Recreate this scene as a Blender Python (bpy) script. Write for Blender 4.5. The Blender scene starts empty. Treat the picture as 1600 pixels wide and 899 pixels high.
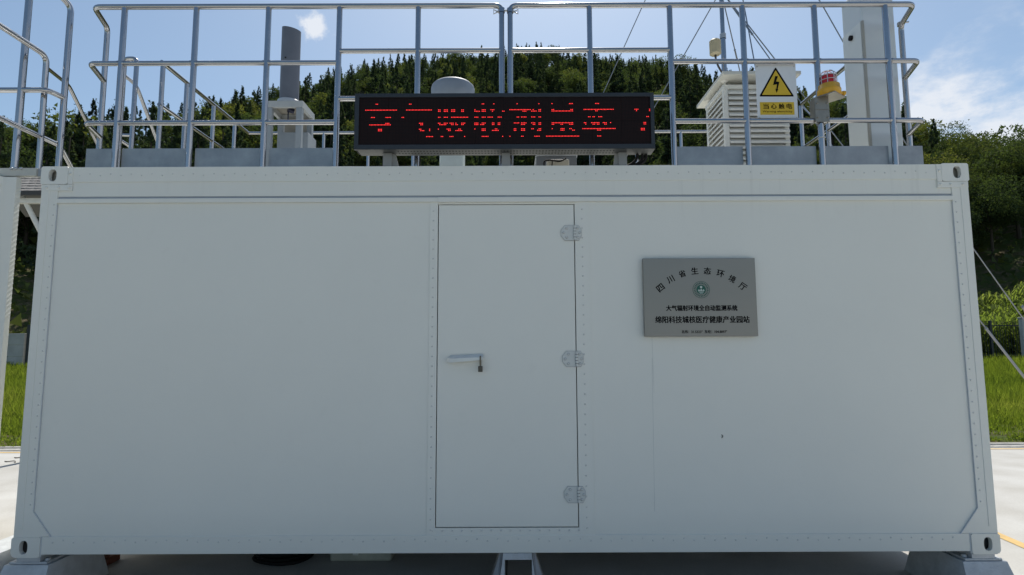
import bpy, bmesh, math, random
import numpy as np
from mathutils import Vector, Matrix
random.seed(7); rng = np.random.default_rng(7)
S = bpy.context.scene
COL = S.collection
PI = math.pi
# ------------------------------------------------------------------ camera
FPX = 930.1
CAM = Vector((0.042, -3.794, 1.528))
PITCH, YAW, ROLL = 0.1046, 0.0004, -0.0037
fwd = Vector((math.sin(YAW)*math.cos(PITCH), math.cos(YAW)*math.cos(PITCH), math.sin(PITCH)))
rt0 = Vector((math.cos(YAW), -math.sin(YAW), 0)); up0 = rt0.cross(fwd)
RT = math.cos(ROLL)*rt0 + math.sin(ROLL)*up0
UP = -math.sin(ROLL)*rt0 + math.cos(ROLL)*up0
cd = bpy.data.cameras.new("camera"); cam = bpy.data.objects.new("camera", cd); COL.objects.link(cam)
m3 = Matrix((RT, UP, -fwd)).transposed()
cam.matrix_world = Matrix.Translation(CAM) @ m3.to_4x4()
cd.sensor_width = 36.0; cd.lens = 36.0*FPX/1600.0; cd.clip_start = 0.05; cd.clip_end = 3000
S.camera = cam
# ------------------------------------------------------------------ light
SUN_EL, SUN_AZ = math.radians(57), math.radians(5.5)      # azimuth measured from +Y towards +X
S.view_settings.view_transform = 'Standard'; S.view_settings.look = 'None'
S.view_settings.exposure = 0.0; S.view_settings.gamma = 1.0
sl = bpy.data.lights.new("sun", 'SUN'); sl.energy = 4.9; sl.angle = math.radians(0.53); sl.color = (1.0, 0.95, 0.87)
so = bpy.data.objects.new("sun", sl); COL.objects.link(so)
sd = Vector((math.sin(SUN_AZ)*math.cos(SUN_EL), math.cos(SUN_AZ)*math.cos(SUN_EL), math.sin(SUN_EL)))
so.rotation_euler = sd.to_track_quat('Z', 'Y').to_euler(); so.location = (0, 0, 60)
W = bpy.data.worlds.new("World"); S.world = W; W.use_nodes = True

# ---- pixel ray helpers (1600x899 photograph pixels) used only to work out where real things stand
def ray(px, py):
    return (fwd*FPX + RT*(px-800.0) - UP*(py-449.5)).normalized()
def P(px, py, Y):
    d = ray(px, py); return CAM + d*((Y-CAM.y)/d.y)
def PZ(px, py, Z):
    d = ray(px, py); return CAM + d*((Z-CAM.z)/d.z)
def PX(px, py, X):
    d = ray(px, py); return CAM + d*((X-CAM.x)/d.x)

# ---- world nodes
def world():
    nt = W.node_tree; N = nt.nodes; L = nt.links
    for n in list(N): N.remove(n)
    out = N.new('ShaderNodeOutputWorld'); bg = N.new('ShaderNodeBackground'); bg.inputs[1].default_value = 0.125
    sky = N.new('ShaderNodeTexSky'); sky.sky_type = 'NISHITA'; sky.sun_disc = False
    sky.sun_elevation = SUN_EL; sky.sun_rotation = SUN_AZ
    sky.altitude = 500; sky.air_density = 1.0; sky.dust_density = 1.7; sky.ozone_density = 1.0
    tc = N.new('ShaderNodeTexCoord')
    sep = N.new('ShaderNodeSeparateXYZ'); L.new(tc.outputs['Generated'], sep.inputs[0])
    def math_(op, a, b=None, c=None):
        n = N.new('ShaderNodeMath'); n.operation = op
        for i, v in enumerate((a, b, c)):
            if v is None: continue
            if isinstance(v, (int, float)): n.inputs[i].default_value = v
            else: L.new(v, n.inputs[i])
        return n.outputs[0]
    def ramp(v, a, b):
        n = N.new('ShaderNodeMapRange'); n.interpolation_type = 'SMOOTHSTEP'
        L.new(v, n.inputs[0]); n.inputs[1].default_value = a; n.inputs[2].default_value = b; return n.outputs[0]
    def noise(scale, detail, stretch=1.0):
        mp = N.new('ShaderNodeMapping'); mp.inputs['Scale'].default_value = (scale, scale, scale*stretch)
        L.new(tc.outputs['Generated'], mp.inputs[0])
        n = N.new('ShaderNodeTexNoise'); n.inputs['Scale'].default_value = 1.0
        n.inputs['Detail'].default_value = detail; n.inputs['Roughness'].default_value = 0.6
        L.new(mp.outputs[0], n.inputs['Vector']); return n.outputs['Fac']
    # small cloud high up near the grey chimney
    d1 = ray(491, 41)
    dt = N.new('ShaderNodeVectorMath'); dt.operation = 'DISTANCE'
    L.new(tc.outputs['Generated'], dt.inputs[0]); dt.inputs[1].default_value = d1
    n1 = noise(26, 6)
    r1 = math_('ADD', dt.outputs['Value'], math_('MULTIPLY', math_('SUBTRACT', n1, 0.5), -0.085))
    c1 = math_('SUBTRACT', 1.0, ramp(r1, 0.004, 0.022))
    # low bank of cumulus to the right (east) side, thinning out round the horizon
    az = math_('DIVIDE', sep.outputs[0], math_('MAXIMUM', math_('ABSOLUTE', sep.outputs[1]), 0.02))
    n2 = noise(7.5, 8, 1.9); n3 = noise(2.2, 3, 2.0)
    el = math_('ADD', sep.outputs[2], math_('MULTIPLY', math_('SUBTRACT', n2, 0.5), -0.26))
    band = math_('SUBTRACT', 1.0, ramp(el, 0.30, 0.40))
    azm = ramp(math_('ADD', az, math_('MULTIPLY', math_('SUBTRACT', n3, .5), .3)), 0.50, 0.66)
    c2 = math_('MULTIPLY', math_('MULTIPLY', band, azm), ramp(n2, 0.30, 0.58))
    # thin veil wisps higher up on the right
    n4 = noise(5.0, 7, 2.6)
    c3 = math_('MULTIPLY', math_('MULTIPLY', ramp(n4, 0.56, 0.80), 0.22), ramp(az, 0.45, 0.8))
    cl = math_('MINIMUM', math_('ADD', math_('ADD', c1, c2), c3), 0.92)
    mx = N.new('ShaderNodeMix'); mx.data_type = 'RGBA'
    L.new(cl, mx.inputs[0]); tint = N.new('ShaderNodeVectorMath'); tint.operation = 'MULTIPLY'; tint.inputs[1].default_value = (.96, 1.03, 1.0); L.new(sky.outputs[0], tint.inputs[0]); L.new(tint.outputs[0], mx.inputs[6]); mx.inputs[7].default_value = (6.6, 6.9, 7.4, 1)
    L.new(mx.outputs[2], bg.inputs[0]); L.new(bg.outputs[0], out.inputs[0])
world()

# ------------------------------------------------------------------ materials
MATS = {}
def M(name, col, rough=0.5, metal=0.0, var=0.12, scale=8.0, bump=0.0, bscale=60.0, emit=None, estr=0.0, alpha=None, trans=0.0,
      spec=None, stretch=(1, 1, 1), coat=0.0):
    if name in MATS: return MATS[name]
    m = bpy.data.materials.new(name); m.use_nodes = True; nt = m.node_tree; N = nt.nodes; L = nt.links
    b = N['Principled BSDF']
    b.inputs['Roughness'].default_value = rough; b.inputs['Metallic'].default_value = metal
    if spec is not None: b.inputs['Specular IOR Level'].default_value = spec
    if coat: b.inputs['Coat Weight'].default_value = coat
    tc = N.new('ShaderNodeTexCoord'); mp = N.new('ShaderNodeMapping'); mp.inputs['Scale'].default_value = stretch
    geo = N.new('ShaderNodeNewGeometry'); L.new(geo.outputs['Position'], mp.inputs[0])
    n = N.new('ShaderNodeTexNoise'); n.inputs['Scale'].default_value = scale; n.inputs['Detail'].default_value = 6
    n.inputs['Roughness'].default_value = 0.6
    L.new(mp.outputs[0], n.inputs['Vector'])
    mr = N.new('ShaderNodeMapRange'); mr.inputs[1].default_value = .25; mr.inputs[2].default_value = .75
    mr.inputs[3].default_value = 1-var; mr.inputs[4].default_value = 1+var*.4
    L.new(n.outputs['Fac'], mr.inputs[0])
    mul = N.new('ShaderNodeVectorMath'); mul.operation = 'SCALE'; mul.inputs[0].default_value = col[:3]
    L.new(mr.outputs[0], mul.inputs['Scale']); L.new(mul.outputs[0], b.inputs['Base Color'])
    rr = N.new('ShaderNodeMapRange'); rr.inputs[3].default_value = max(0.02, rough-.08); rr.inputs[4].default_value = min(1, rough+.1)
    L.new(n.outputs['Fac'], rr.inputs[0]); L.new(rr.outputs[0], b.inputs['Roughness'])
    if bump:
        n2 = N.new('ShaderNodeTexNoise'); n2.inputs['Scale'].default_value = bscale; n2.inputs['Detail'].default_value = 4
        L.new(mp.outputs[0], n2.inputs['Vector'])
        bp = N.new('ShaderNodeBump'); bp.inputs['Strength'].default_value = bump; bp.inputs['Distance'].default_value = 0.01
        L.new(n2.outputs['Fac'], bp.inputs['Height']); L.new(bp.outputs[0], b.inputs['Normal'])
    if emit:
        b.inputs['Emission Color'].default_value = (*emit, 1); b.inputs['Emission Strength'].default_value = estr
    if trans:
        b.inputs['Transmission Weight'].default_value = trans
    if alpha is not None: b.inputs['Alpha'].default_value = alpha
    MATS[name] = m; return m

def paint_material():
    m = bpy.data.materials.new("panel_paint"); m.use_nodes = True; N = m.node_tree.nodes; L = m.node_tree.links
    b = N['Principled BSDF']; b.inputs['Specular IOR Level'].default_value = 0.4
    geo = N.new('ShaderNodeNewGeometry')
    def noise(sc, det, stretch):
        mp = N.new('ShaderNodeMapping'); mp.inputs['Scale'].default_value = stretch; L.new(geo.outputs['Position'], mp.inputs[0])
        n = N.new('ShaderNodeTexNoise'); n.inputs['Scale'].default_value = sc; n.inputs['Detail'].default_value = det
        n.inputs['Roughness'].default_value = .6; L.new(mp.outputs[0], n.inputs['Vector']); return n.outputs['Fac']
    def mr(v, a, b_, c, d):
        n = N.new('ShaderNodeMapRange'); L.new(v, n.inputs[0])
        for i, q in enumerate((a, b_, c, d)): n.inputs[i+1].default_value = q
        return n.outputs[0]
    def mth(op, a, b_):
        n = N.new('ShaderNodeMath'); n.operation = op
        for i, v in enumerate((a, b_)):
            if isinstance(v, (int, float)): n.inputs[i].default_value = v
            else: L.new(v, n.inputs[i])
        return n.outputs[0]
    cloud = mr(noise(1.3, 5, (1, 1, 1)), .3, .7, .98, 1.01)
    grime = mr(noise(9, 8, (1, 1, 1)), .6, .85, 1.0, .965)
    streak = noise(16, 4, (1, 1, 0.035)); sk = mr(streak, .56, .78, 1.0, .88)
    sep = N.new('ShaderNodeSeparateXYZ'); L.new(geo.outputs['Position'], sep.inputs[0])
    hi = mr(sep.outputs[2], 2.30, 2.62, 0.0, 1.0)              # rain streaks run under the roof edge
    xr = mr(sep.outputs[0], 0.4, 1.1, 0.25, 1.0)
    wgt = mth('MULTIPLY', hi, xr)
    sk2 = mth('ADD', mth('MULTIPLY', mth('SUBTRACT', sk, 1.0), wgt), 1.0)
    low = mr(sep.outputs[2], 0.28, 0.55, 0.90, 1.0)              # darker towards the bottom rail
    f = mth('MULTIPLY', mth('MULTIPLY', cloud, grime), mth('MULTIPLY', sk2, low))
    sc = N.new('ShaderNodeVectorMath'); sc.operation = 'SCALE'; sc.inputs[0].default_value = (0.745, 0.75, 0.70)
    L.new(f, sc.inputs['Scale']); L.new(sc.outputs[0], b.inputs['Base Color'])
    L.new(mr(noise(3, 5, (1, 1, 1)), .2, .8, .36, .56), b.inputs['Roughness'])
    bp = N.new('ShaderNodeBump'); bp.inputs['Strength'].default_value = .12; bp.inputs['Distance'].default_value = .004
    L.new(noise(150, 3, (1, 1, 1)), bp.inputs['Height'])
    bp2 = N.new('ShaderNodeBump'); bp2.inputs['Strength'].default_value = .12; bp2.inputs['Distance'].default_value = .02
    L.new(noise(2.2, 3, (1, 1, 1)), bp2.inputs['Height']); L.new(bp.outputs[0], bp2.inputs['Normal'])
    L.new(bp2.outputs[0], b.inputs['Normal'])
    return m
PAINT = paint_material()
STEEL = M("stainless_steel", (.44, .44, .45), .16, 1.0, .08, 6)
TOE = M("toe_board_steel", (.36, .375, .39), .42, .8, .3, 7, .04, 200)
GALV = M("galvanised", (.50, .52, .54), .45, .7, .2, 20, .05, 90)
DARK = M("dark_gap", (.012, .013, .014), .9)
LEDF = M("led_frame", (.022, .028, .036), .45, 0, .2, 20)
BLACK = M("black_rubber", (.008, .008, .009), .75, spec=.2)
SEAL = M("sealant", (.54, .57, .59), .6)
GREYP = M("grey_paint", (.29, .32, .35), .5, 0, .1, 10, .04, 120)
CREAMP = M("white_plastic", (.68, .68, .64), .45, 0, .08, 12, .03, 120)
PVC = M("grey_pvc", (.125, .14, .175), .6, 0, .12, 10, .03, 100)
INK = M("black_ink", (.006, .006, .007), .85, spec=.1)
GREEN = M("green_enamel", (.01, .10, .07), .4)
YEL = M("sign_yellow", (.62, .42, .02), .45, 0, .08, 20)
SIGNW = M("sign_white", (.70, .72, .74), .4, .1, .06, 12)

# ------------------------------------------------------------------ mesh building
class MB:
    def __init__(s): s.v = []; s.f = []; s.smooth = []
    def add(s, vs, fs, smooth=False):
        o = len(s.v); s.v += [tuple(v) for v in vs]; s.f += [tuple(i+o for i in f) for f in fs]; s.smooth += [smooth]*len(fs); return s
    def hexa(s, c):   # 8 corners: bottom 4 ccw, top 4 ccw
        return s.add(c, [(3,2,1,0),(4,5,6,7),(0,1,5,4),(1,2,6,5),(2,3,7,6),(3,0,4,7)])
    def box(s, x0, x1, y0, y1, z0, z1, b=0.0):
        if x0 > x1: x0, x1 = x1, x0
        if y0 > y1: y0, y1 = y1, y0
        if z0 > z1: z0, z1 = z1, z0
        if b <= 0 or min(x1-x0, y1-y0, z1-z0) < 2.2*b:
            return s.hexa([(x0,y0,z0),(x1,y0,z0),(x1,y1,z0),(x0,y1,z0),(x0,y0,z1),(x1,y0,z1),(x1,y1,z1),(x0,y1,z1)])
        bm = bmesh.new(); bmesh.ops.create_cube(bm, size=1)
        bmesh.ops.scale(bm, vec=(x1-x0, y1-y0, z1-z0), verts=bm.verts)
        bmesh.ops.translate(bm, vec=((x0+x1)/2, (y0+y1)/2, (z0+z1)/2), verts=bm.verts)
        bmesh.ops.bevel(bm, geom=bm.edges[:], offset=b, segments=2, affect='EDGES', profile=.5)
        bm.verts.index_update(); vs = [v.co[:] for v in bm.verts]; fs = [[v.index for v in f.verts] for f in bm.faces]; bm.free()
        return s.add(vs, fs)
    def obox(s, c, ux, uy, uz, hx, hy, hz):
        c = Vector(c); ux = Vector(ux).normalized(); uy = Vector(uy).normalized(); uz = Vector(uz).normalized()
        q = []
        for dz in (-1, 1):
            for dx, dy in ((-1,-1),(1,-1),(1,1),(-1,1)): q.append(c+ux*dx*hx+uy*dy*hy+uz*dz*hz)
        return s.hexa(q)
    def tube(s, pts, r, seg=12, caps=True, r2=None):
        pts = [Vector(p) for p in pts]; n = len(pts); rings = []
        t0 = (pts[1]-pts[0]).normalized()
        a = Vector((0,0,1)) if abs(t0.z) < .9 else Vector((1,0,0))
        nrm = t0.cross(a).normalized()
        vs = []
        for i, p in enumerate(pts):
            if i == 0: t = t0
            elif i == n-1: t = (pts[i]-pts[i-1]).normalized()
            else: t = ((pts[i]-pts[i-1]).normalized()+(pts[i+1]-pts[i]).normalized()).normalized()
            nrm = (nrm - t*nrm.dot(t)).normalized(); bi = t.cross(nrm)
            rr = r if r2 is None else r+(r2-r)*i/(n-1)
            for k in range(seg):
                an = 2*PI*k/seg; vs.append(p+nrm*math.cos(an)*rr+bi*math.sin(an)*rr)
        fs = []
        for i in range(n-1):
            for k in range(seg):
                k2 = (k+1) % seg
                fs.append((i*seg+k, i*seg+k2, (i+1)*seg+k2, (i+1)*seg+k))
        s.add(vs, fs, True)
        if caps:
            s.add(vs[:seg], [tuple(range(seg))[::-1]]); s.add(vs[-seg:], [tuple(range(seg))])
        return s
    def lathe(s, c, prof, seg=24, axis='z'):
        vs = []; c = Vector(c)
        for r, z in prof:
            for k in range(seg):
                a = 2*PI*k/seg
                if axis == 'z': vs.append(c+Vector((r*math.cos(a), r*math.sin(a), z)))
                else: vs.append(c+Vector((r*math.cos(a), -z, r*math.sin(a))))
        fs = []
        for i in range(len(prof)-1):
            for k in range(seg):
                k2 = (k+1) % seg; fs.append((i*seg+k, i*seg+k2, (i+1)*seg+k2, (i+1)*seg+k))
        return s.add(vs, fs, True)
    def prism(s, poly, y0, y1):     # polygon in (x,z), extruded in y
        n = len(poly); vs = [(x, y0, z) for x, z in poly]+[(x, y1, z) for x, z in poly]
        fs = [tuple(range(n)), tuple(range(2*n-1, n-1, -1))]+[(i, i+n, (i+1) % n+n, (i+1) % n) for i in range(n)]
        return s.add(vs, fs)
    def rivet(s, x, y, z, r=.0060, h=.0042):   # dome facing -y
        vs = [(x, y-h, z)]; fs = []
        for k in range(6):
            a = PI/3*k; vs.append((x+r*.6*math.cos(a), y-h*.8, z+r*.6*math.sin(a)))
        for k in range(6):
            a = PI/3*k; vs.append((x+r*math.cos(a), y, z+r*math.sin(a)))
        for k in range(6):
            k2 = (k+1) % 6; fs.append((0, 1+k, 1+k2)); fs.append((1+k, 7+k, 7+k2, 1+k2))
        return s.add(vs, fs)
    def build(s, name, mat, parent=None, kind=None, label=None):
        org = parent_world(parent) if parent else Vector((0,0,0))
        me = bpy.data.meshes.new(name)
        me.from_pydata([(v[0]-org.x, v[1]-org.y, v[2]-org.z) for v in s.v], [], s.f)
        me.polygons.foreach_set('use_smooth', s.smooth)
        bm = bmesh.new(); bm.from_mesh(me); bmesh.ops.recalc_face_normals(bm, faces=bm.faces); bm.to_mesh(me); bm.free()
        me.materials.append(mat)
        o = bpy.data.objects.new(name, me); COL.objects.link(o)
        if parent: o.parent = parent
        if kind: o['kind'] = kind
        if label: o['label'] = label
        return o
def parent_world(p):
    w = Vector((0,0,0))
    while p: w += Vector(p.location); p = p.parent
    return w
def thing(name, label, cat, loc, group=None):
    o = bpy.data.objects.new(name, None); COL.objects.link(o); o.location = loc; o.empty_display_size = .2
    o['label'] = label; o['category'] = cat
    if group: o['group'] = group
    return o
def tag(o, label, cat, group=None):
    o['label'] = label; o['category'] = cat
    if group: o['group'] = group
    return o
def fillet(pts, rad, n=6):
    pts = [Vector(p) for p in pts]; out = [pts[0]]
    for i in range(1, len(pts)-1):
        a, b, c = pts[i-1], pts[i], pts[i+1]
        d1 = (a-b); d2 = (c-b); r = min(rad, d1.length*.45, d2.length*.45)
        p1 = b+d1.normalized()*r; p2 = b+d2.normalized()*r
        for k in range(n+1):
            t = k/n; out.append(p1*(1-t)**2+b*2*t*(1-t)+p2*t*t)
    out.append(pts[-1]); return out

_tc = {}
def text_part(body, name, cx, cz, w, h, y, mat, parent, rot=0.0, bold=.012, depth=.0008, kind=None):
    """lettering as a thin raised mesh facing -y, fitted to w x h metres centred on (cx, cz)"""
    cu = bpy.data.curves.new("t", 'FONT'); cu.body = body; cu.size = 1; cu.offset = 0.0; cu.extrude = 0.0
    cu.resolution_u = 3
    to = bpy.data.objects.new("t", cu); COL.objects.link(to); bpy.context.view_layer.update()
    dg = bpy.context.evaluated_depsgraph_get(); me = bpy.data.meshes.new_from_object(to.evaluated_get(dg))
    bpy.data.objects.remove(to)
    n = len(me.vertices); co = np.empty(n*3); me.vertices.foreach_get('co', co); co = co.reshape(-1, 3)
    mn, mxx = co.min(0), co.max(0); c = (mn+mxx)/2; sz = mxx-mn
    sx = w/sz[0] if w else h/sz[1]; sz_ = h/sz[1] if h else sx
    x = (co[:, 0]-c[0])*sx; z = (co[:, 1]-c[1])*sz_
    X = x*math.cos(rot)-z*math.sin(rot)+cx; Z = x*math.sin(rot)+z*math.cos(rot)+cz
    org = parent_world(parent); sh = bold*(sz_ if h else sx)*.9
    cnt = len(me.polygons); lt = np.empty(cnt, np.int32); me.polygons.foreach_get('loop_total', lt); lv = np.empty(len(me.loops), np.int32); me.loops.foreach_get('vertex_index', lv)
    faces = np.split(lv, np.cumsum(lt)[:-1]); base = np.stack([X-org.x, np.full(n, y-org.y), Z-org.z], 1); V = []; F = []
    for q, (ax, az) in enumerate(((-1, 0), (1, 0), (0, .6), (0, -.6), (0, 0))):
        V.append(base+np.array([ax*sh, -(.0002+.00008*q), az*sh])); F += [tuple(int(v)+q*n for v in f) for f in faces]
    me = bpy.data.meshes.new(name); me.from_pydata(np.concatenate(V).tolist(), [], F)
    me.materials.clear(); me.materials.append(mat); me.name = name
    o = bpy.data.objects.new(name, me); COL.objects.link(o); o.parent = parent
    if kind: o['kind'] = kind
    return o

ZB, ZT = 0.28, 2.729
# ================================================================== GROUND, PAD, HILL
SKY = [(-900,230),(-300,215),(0,190),(60,185),(115,172),(200,172),(300,165),(340,152),(400,142),(450,130),(500,115),(560,98),(600,93),(650,90),
       (700,84),(780,78),(850,74),(900,86),(960,86),(1000,92),(1040,84),(1100,108),(1160,112),(1250,135),(1310,130),(1400,165),
       (1440,186),(1500,204),(1600,198),(1900,205),(2600,230)]
RID = [(-900,75),(0,75),(150,80),(300,105),(450,135),(600,165),(780,165),(1000,155),(1150,125),(1300,95),(1400,80),(1450,76),(1600,74),(2600,70)]
def azel(px, py):
    d = ray(px, py); return math.atan2(d.x, d.y), math.atan2(d.z, math.hypot(d.x, d.y))
_az = np.array([azel(p, q)[0] for p, q in SKY]); _el = np.array([azel(p, q)[1] for p, q in SKY])
_raz = np.array([azel(p, 400)[0] for p, _ in RID]); _rr = np.array([r for _, r in RID], float)
TREE_H = 5.6
def ground_z(x, y):
    x = np.asarray(x, float); y = np.asarray(y, float)
    dx = x-CAM.x; dy = y-CAM.y; r = np.hypot(dx, dy); a = np.arctan2(dx, dy)
    R = np.interp(a, _raz, _rr); el = np.interp(a, _az, _el)
    zr = CAM.z + R*np.tan(el) - TREE_H
    side = np.clip((2.1-np.abs(a))/0.9, 0, 1); zr = zr*side + 1.5*(1-side)
    field = 1.15*np.clip((y-8.5)/18.0, 0, 1)
    t = np.clip((r-39)/(R-39), 0, 1); hill = (zr-1.15)*(0.75*t+0.25*t*t*(3-2*t))
    front = np.clip((y+2)/12, 0, 1)
    beyond = np.clip(r-R, 0, None)*-0.12
    z = field*front + hill*side*np.clip((y+10)/30, 0, 1) + np.clip(beyond, -25, 0)*side
    z = z + np.where(r > 36, np.sin(x*.21)*np.cos(y*.17)*.8*np.clip((r-36)/20, 0, 1), 0)
    z = z + np.where((y > 6.3), .03*np.sin(x*1.7+y*.9)*np.clip((y-6.3)/3, 0, 1), 0)
    return z - 0.02

def np_mesh(name, V, F, mat, smooth=False):
    me = bpy.data.meshes.new(name); V = np.asarray(V, np.float32); F = np.asarray(F, np.int32)
    me.vertices.add(len(V)); me.vertices.foreach_set('co', V.ravel())
    k = F.shape[1]; me.loops.add(F.size); me.loops.foreach_set('vertex_index', F.ravel())
    me.polygons.add(len(F)); me.polygons.foreach_set('loop_start', np.arange(0, F.size, k, dtype=np.int32))
    me.polygons.foreach_set('loop_total', np.full(len(F), k, np.int32))
    if smooth: me.polygons.foreach_set('use_smooth', np.ones(len(F), bool))
    me.update(calc_edges=True); me.materials.append(mat); return me

def ground_material():
    m = bpy.data.materials.new("field_soil_and_grass"); m.use_nodes = True; N = m.node_tree.nodes; L = m.node_tree.links
    b = N['Principled BSDF']; b.inputs['Roughness'].default_value = .95; b.inputs['Specular IOR Level'].default_value = .1
    geo = N.new('ShaderNodeNewGeometry')
    n = N.new('ShaderNodeTexNoise'); n.inputs['Scale'].default_value = 1.1; n.inputs['Detail'].default_value = 9; n.inputs['Roughness'].default_value = .7
    L.new(geo.outputs['Position'], n.inputs['Vector'])
    cr = N.new('ShaderNodeValToRGB'); e = cr.color_ramp.elements
    e[0].position = .36; e[0].color = (.17, .13, .085, 1); e[1].position = .58; e[1].color = (.06, .085, .022, 1)
    x = e.new(.47); x.color = (.09, .085, .04, 1)
    L.new(n.outputs['Fac'], cr.inputs[0]); L.new(cr.outputs[0], b.inputs['Base Color'])
    n2 = N.new('ShaderNodeTexNoise'); n2.inputs['Scale'].default_value = 9; n2.inputs['Detail'].default_value = 8
    L.new(geo.outputs['Position'], n2.inputs['Vector'])
    bp = N.new('ShaderNodeBump'); bp.inputs['Strength'].default_value = .9; bp.inputs['Distance'].default_value = .08
    L.new(n2.outputs['Fac'], bp.inputs['Height']); L.new(bp.outputs[0], b.inputs['Normal'])
    return m
def build_ground():
    rs = np.concatenate([[0.01], np.linspace(3, 20, 36), np.linspace(21, 180, 120), np.linspace(190, 900, 24)])
    ths = np.linspace(-PI, PI, 361)[:-1]
    A, Rr = np.meshgrid(ths, rs); X = CAM.x+Rr*np.sin(A); Y = CAM.y+Rr*np.cos(A); Z = ground_z(X, Y)
    V = np.stack([X.ravel(), Y.ravel(), Z.ravel()], 1); n = len(ths); F = []
    i = np.arange(len(rs)-1)[:, None]*n; j = np.arange(n)[None, :]; j2 = (j+1) % n
    F = np.stack([(i+j).ravel(), (i+j2).ravel(), (i+n+j2).ravel(), (i+n+j).ravel()], 1)
    me = np_mesh("ground", V, F[:, ::-1], ground_material(), True)
    o = bpy.data.objects.new("ground", me); COL.objects.link(o); o['kind'] = 'structure'
build_ground()

def concrete_material():
    m = bpy.data.materials.new("pale_concrete"); m.use_nodes = True; N = m.node_tree.nodes; L = m.node_tree.links
    b = N['Principled BSDF']; b.inputs['Roughness'].default_value = .85; b.inputs['Specular IOR Level'].default_value = .25
    geo = N.new('ShaderNodeNewGeometry')
    def ns(sc, d):
        n = N.new('ShaderNodeTexNoise'); n.inputs['Scale'].default_value = sc; n.inputs['Detail'].default_value = d
        L.new(geo.outputs['Position'], n.inputs['Vector']); return n.outputs['Fac']
    cr = N.new('ShaderNodeValToRGB'); e = cr.color_ramp.elements
    e[0].position = .3; e[0].color = (.46, .445, .41, 1); e[1].position = .7; e[1].color = (.58, .575, .55, 1)
    L.new(ns(1.6, 8), cr.inputs[0])
    mx = N.new('ShaderNodeMix'); mx.data_type = 'RGBA'; mx.blend_type = 'MULTIPLY'; mx.inputs[0].default_value = .25
    L.new(cr.outputs[0], mx.inputs[6]); L.new(ns(60, 6), mx.inputs[7]); L.new(mx.outputs[2], b.inputs['Base Color'])
    bp = N.new('ShaderNodeBump'); bp.inputs['Strength'].default_value = .3; bp.inputs['Distance'].default_value = .004
    L.new(ns(120, 4), bp.inputs['Height']); L.new(bp.outputs[0], b.inputs['Normal'])
    return m
CONC = concrete_material()
PADY = 5.62
def pad():
    # slabs with narrow joints
    b = MB(); xs = [-16.0, -8, 0, 8, 16]; ys = [-13, -1.2, PADY]
    root = None
    for i in range(len(xs)-1):
        for j in range(len(ys)-1):
            b.box(xs[i]+.004, xs[i+1]-.004, ys[j]+.004, ys[j+1]-.004, -.15, 0.0)
    o = b.build("concrete_pad", CONC); o['kind'] = 'structure'
    b = MB(); b.box(-16, 16, -13, PADY, -.2, -.012); o = b.build("pad_base", M("joint_dirt", (.10, .09, .08), .9)); o['kind'] = 'structure'
    # drain channel kerb at the far edge
    b = MB(); b.box(-16, 16, PADY+.01, PADY+.12, -.2, .012, .004); b.box(-16, 16, PADY+.122, PADY+.298, -.2, -.004); b.box(-16, 16, PADY+.30, PADY+.42, -.2, .012, .005)
    o = b.build("kerb", M("grey_kerb", (.40, .395, .37), .85, 0, .5, 7, .3, 30)); o['kind'] = 'structure'
    # painted yellow lines
    YP = M("yellow_road_paint", (.62, .42, .16), .7, 0, .25, 10)
    b = MB(); b.add([(-16, PADY-.17, .004), (16, PADY-.17, .004), (16, PADY-.10, .004), (-16, PADY-.10, .004)], [(0,1,2,3)])
    o = b.build("yellow_line", YP); o['kind'] = 'structure'
    a1, a2 = PZ(1540, 827, .004), PZ(1600, 853, .004); d = (a2-a1).normalized(); q = Vector((-d.y, d.x, 0))*.045
    a1 = a1-d*.0; a2 = a2+d*3
    b = MB(); b.add([a1-q, a2-q, a2+q, a1+q], [(0,1,2,3)]); o = b.build("yellow_line", YP); o['kind'] = 'structure'
pad()

# ================================================================== CONTAINER
def rounded_plate(mb, x0, x1, z0, z1, yf, yb, cx, cz, rx, rz, rad, corners, depth=.05, n=48):
    """box face with an oval hole; corners: set of rounded corner ids (sx,sz)"""
    mx, mz = (x0+x1)/2, (z0+z1)/2; outer = []; inner = []
    for k in range(n):
        a = 2*PI*k/n; dx, dz = math.cos(a), math.sin(a)
        hx, hz = (x1-mx), (z1-mz); t = min(hx/abs(dx) if abs(dx) > 1e-9 else 1e9, hz/abs(dz) if abs(dz) > 1e-9 else 1e9)
        px, pz = mx+dx*t, mz+dz*t
        s = (1 if dx > 0 else -1, 1 if dz > 0 else -1)
        if s in corners:
            ccx, ccz = mx+s[0]*(hx-rad), mz+s[1]*(hz-rad); vx, vz = px-ccx, pz-ccz
            if vx*s[0] > 0 and vz*s[1] > 0:
                l = math.hypot(vx, vz); px, pz = ccx+vx/l*rad, ccz+vz/l*rad
        outer.append((px, pz))
        # stadium-like oval
        e = 2.6; rr = (abs(dx/rx)**e+abs(dz/rz)**e)**(-1/e); inner.append((cx+dx*rr, cz+dz*rr))
    vs = [(x, yf, z) for x, z in outer]+[(x, yf, z) for x, z in inner]+[(x, yf+depth, z) for x, z in inner]+[(x, yb, z) for x, z in outer]
    fs = []
    for k in range(n):
        j = (k+1) % n
        fs += [(k, j, n+j, n+k), (n+k, n+j, 2*n+j, 2*n+k), (k, 3*n+k, 3*n+j, j)]
    mb.add(vs, fs)

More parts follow.
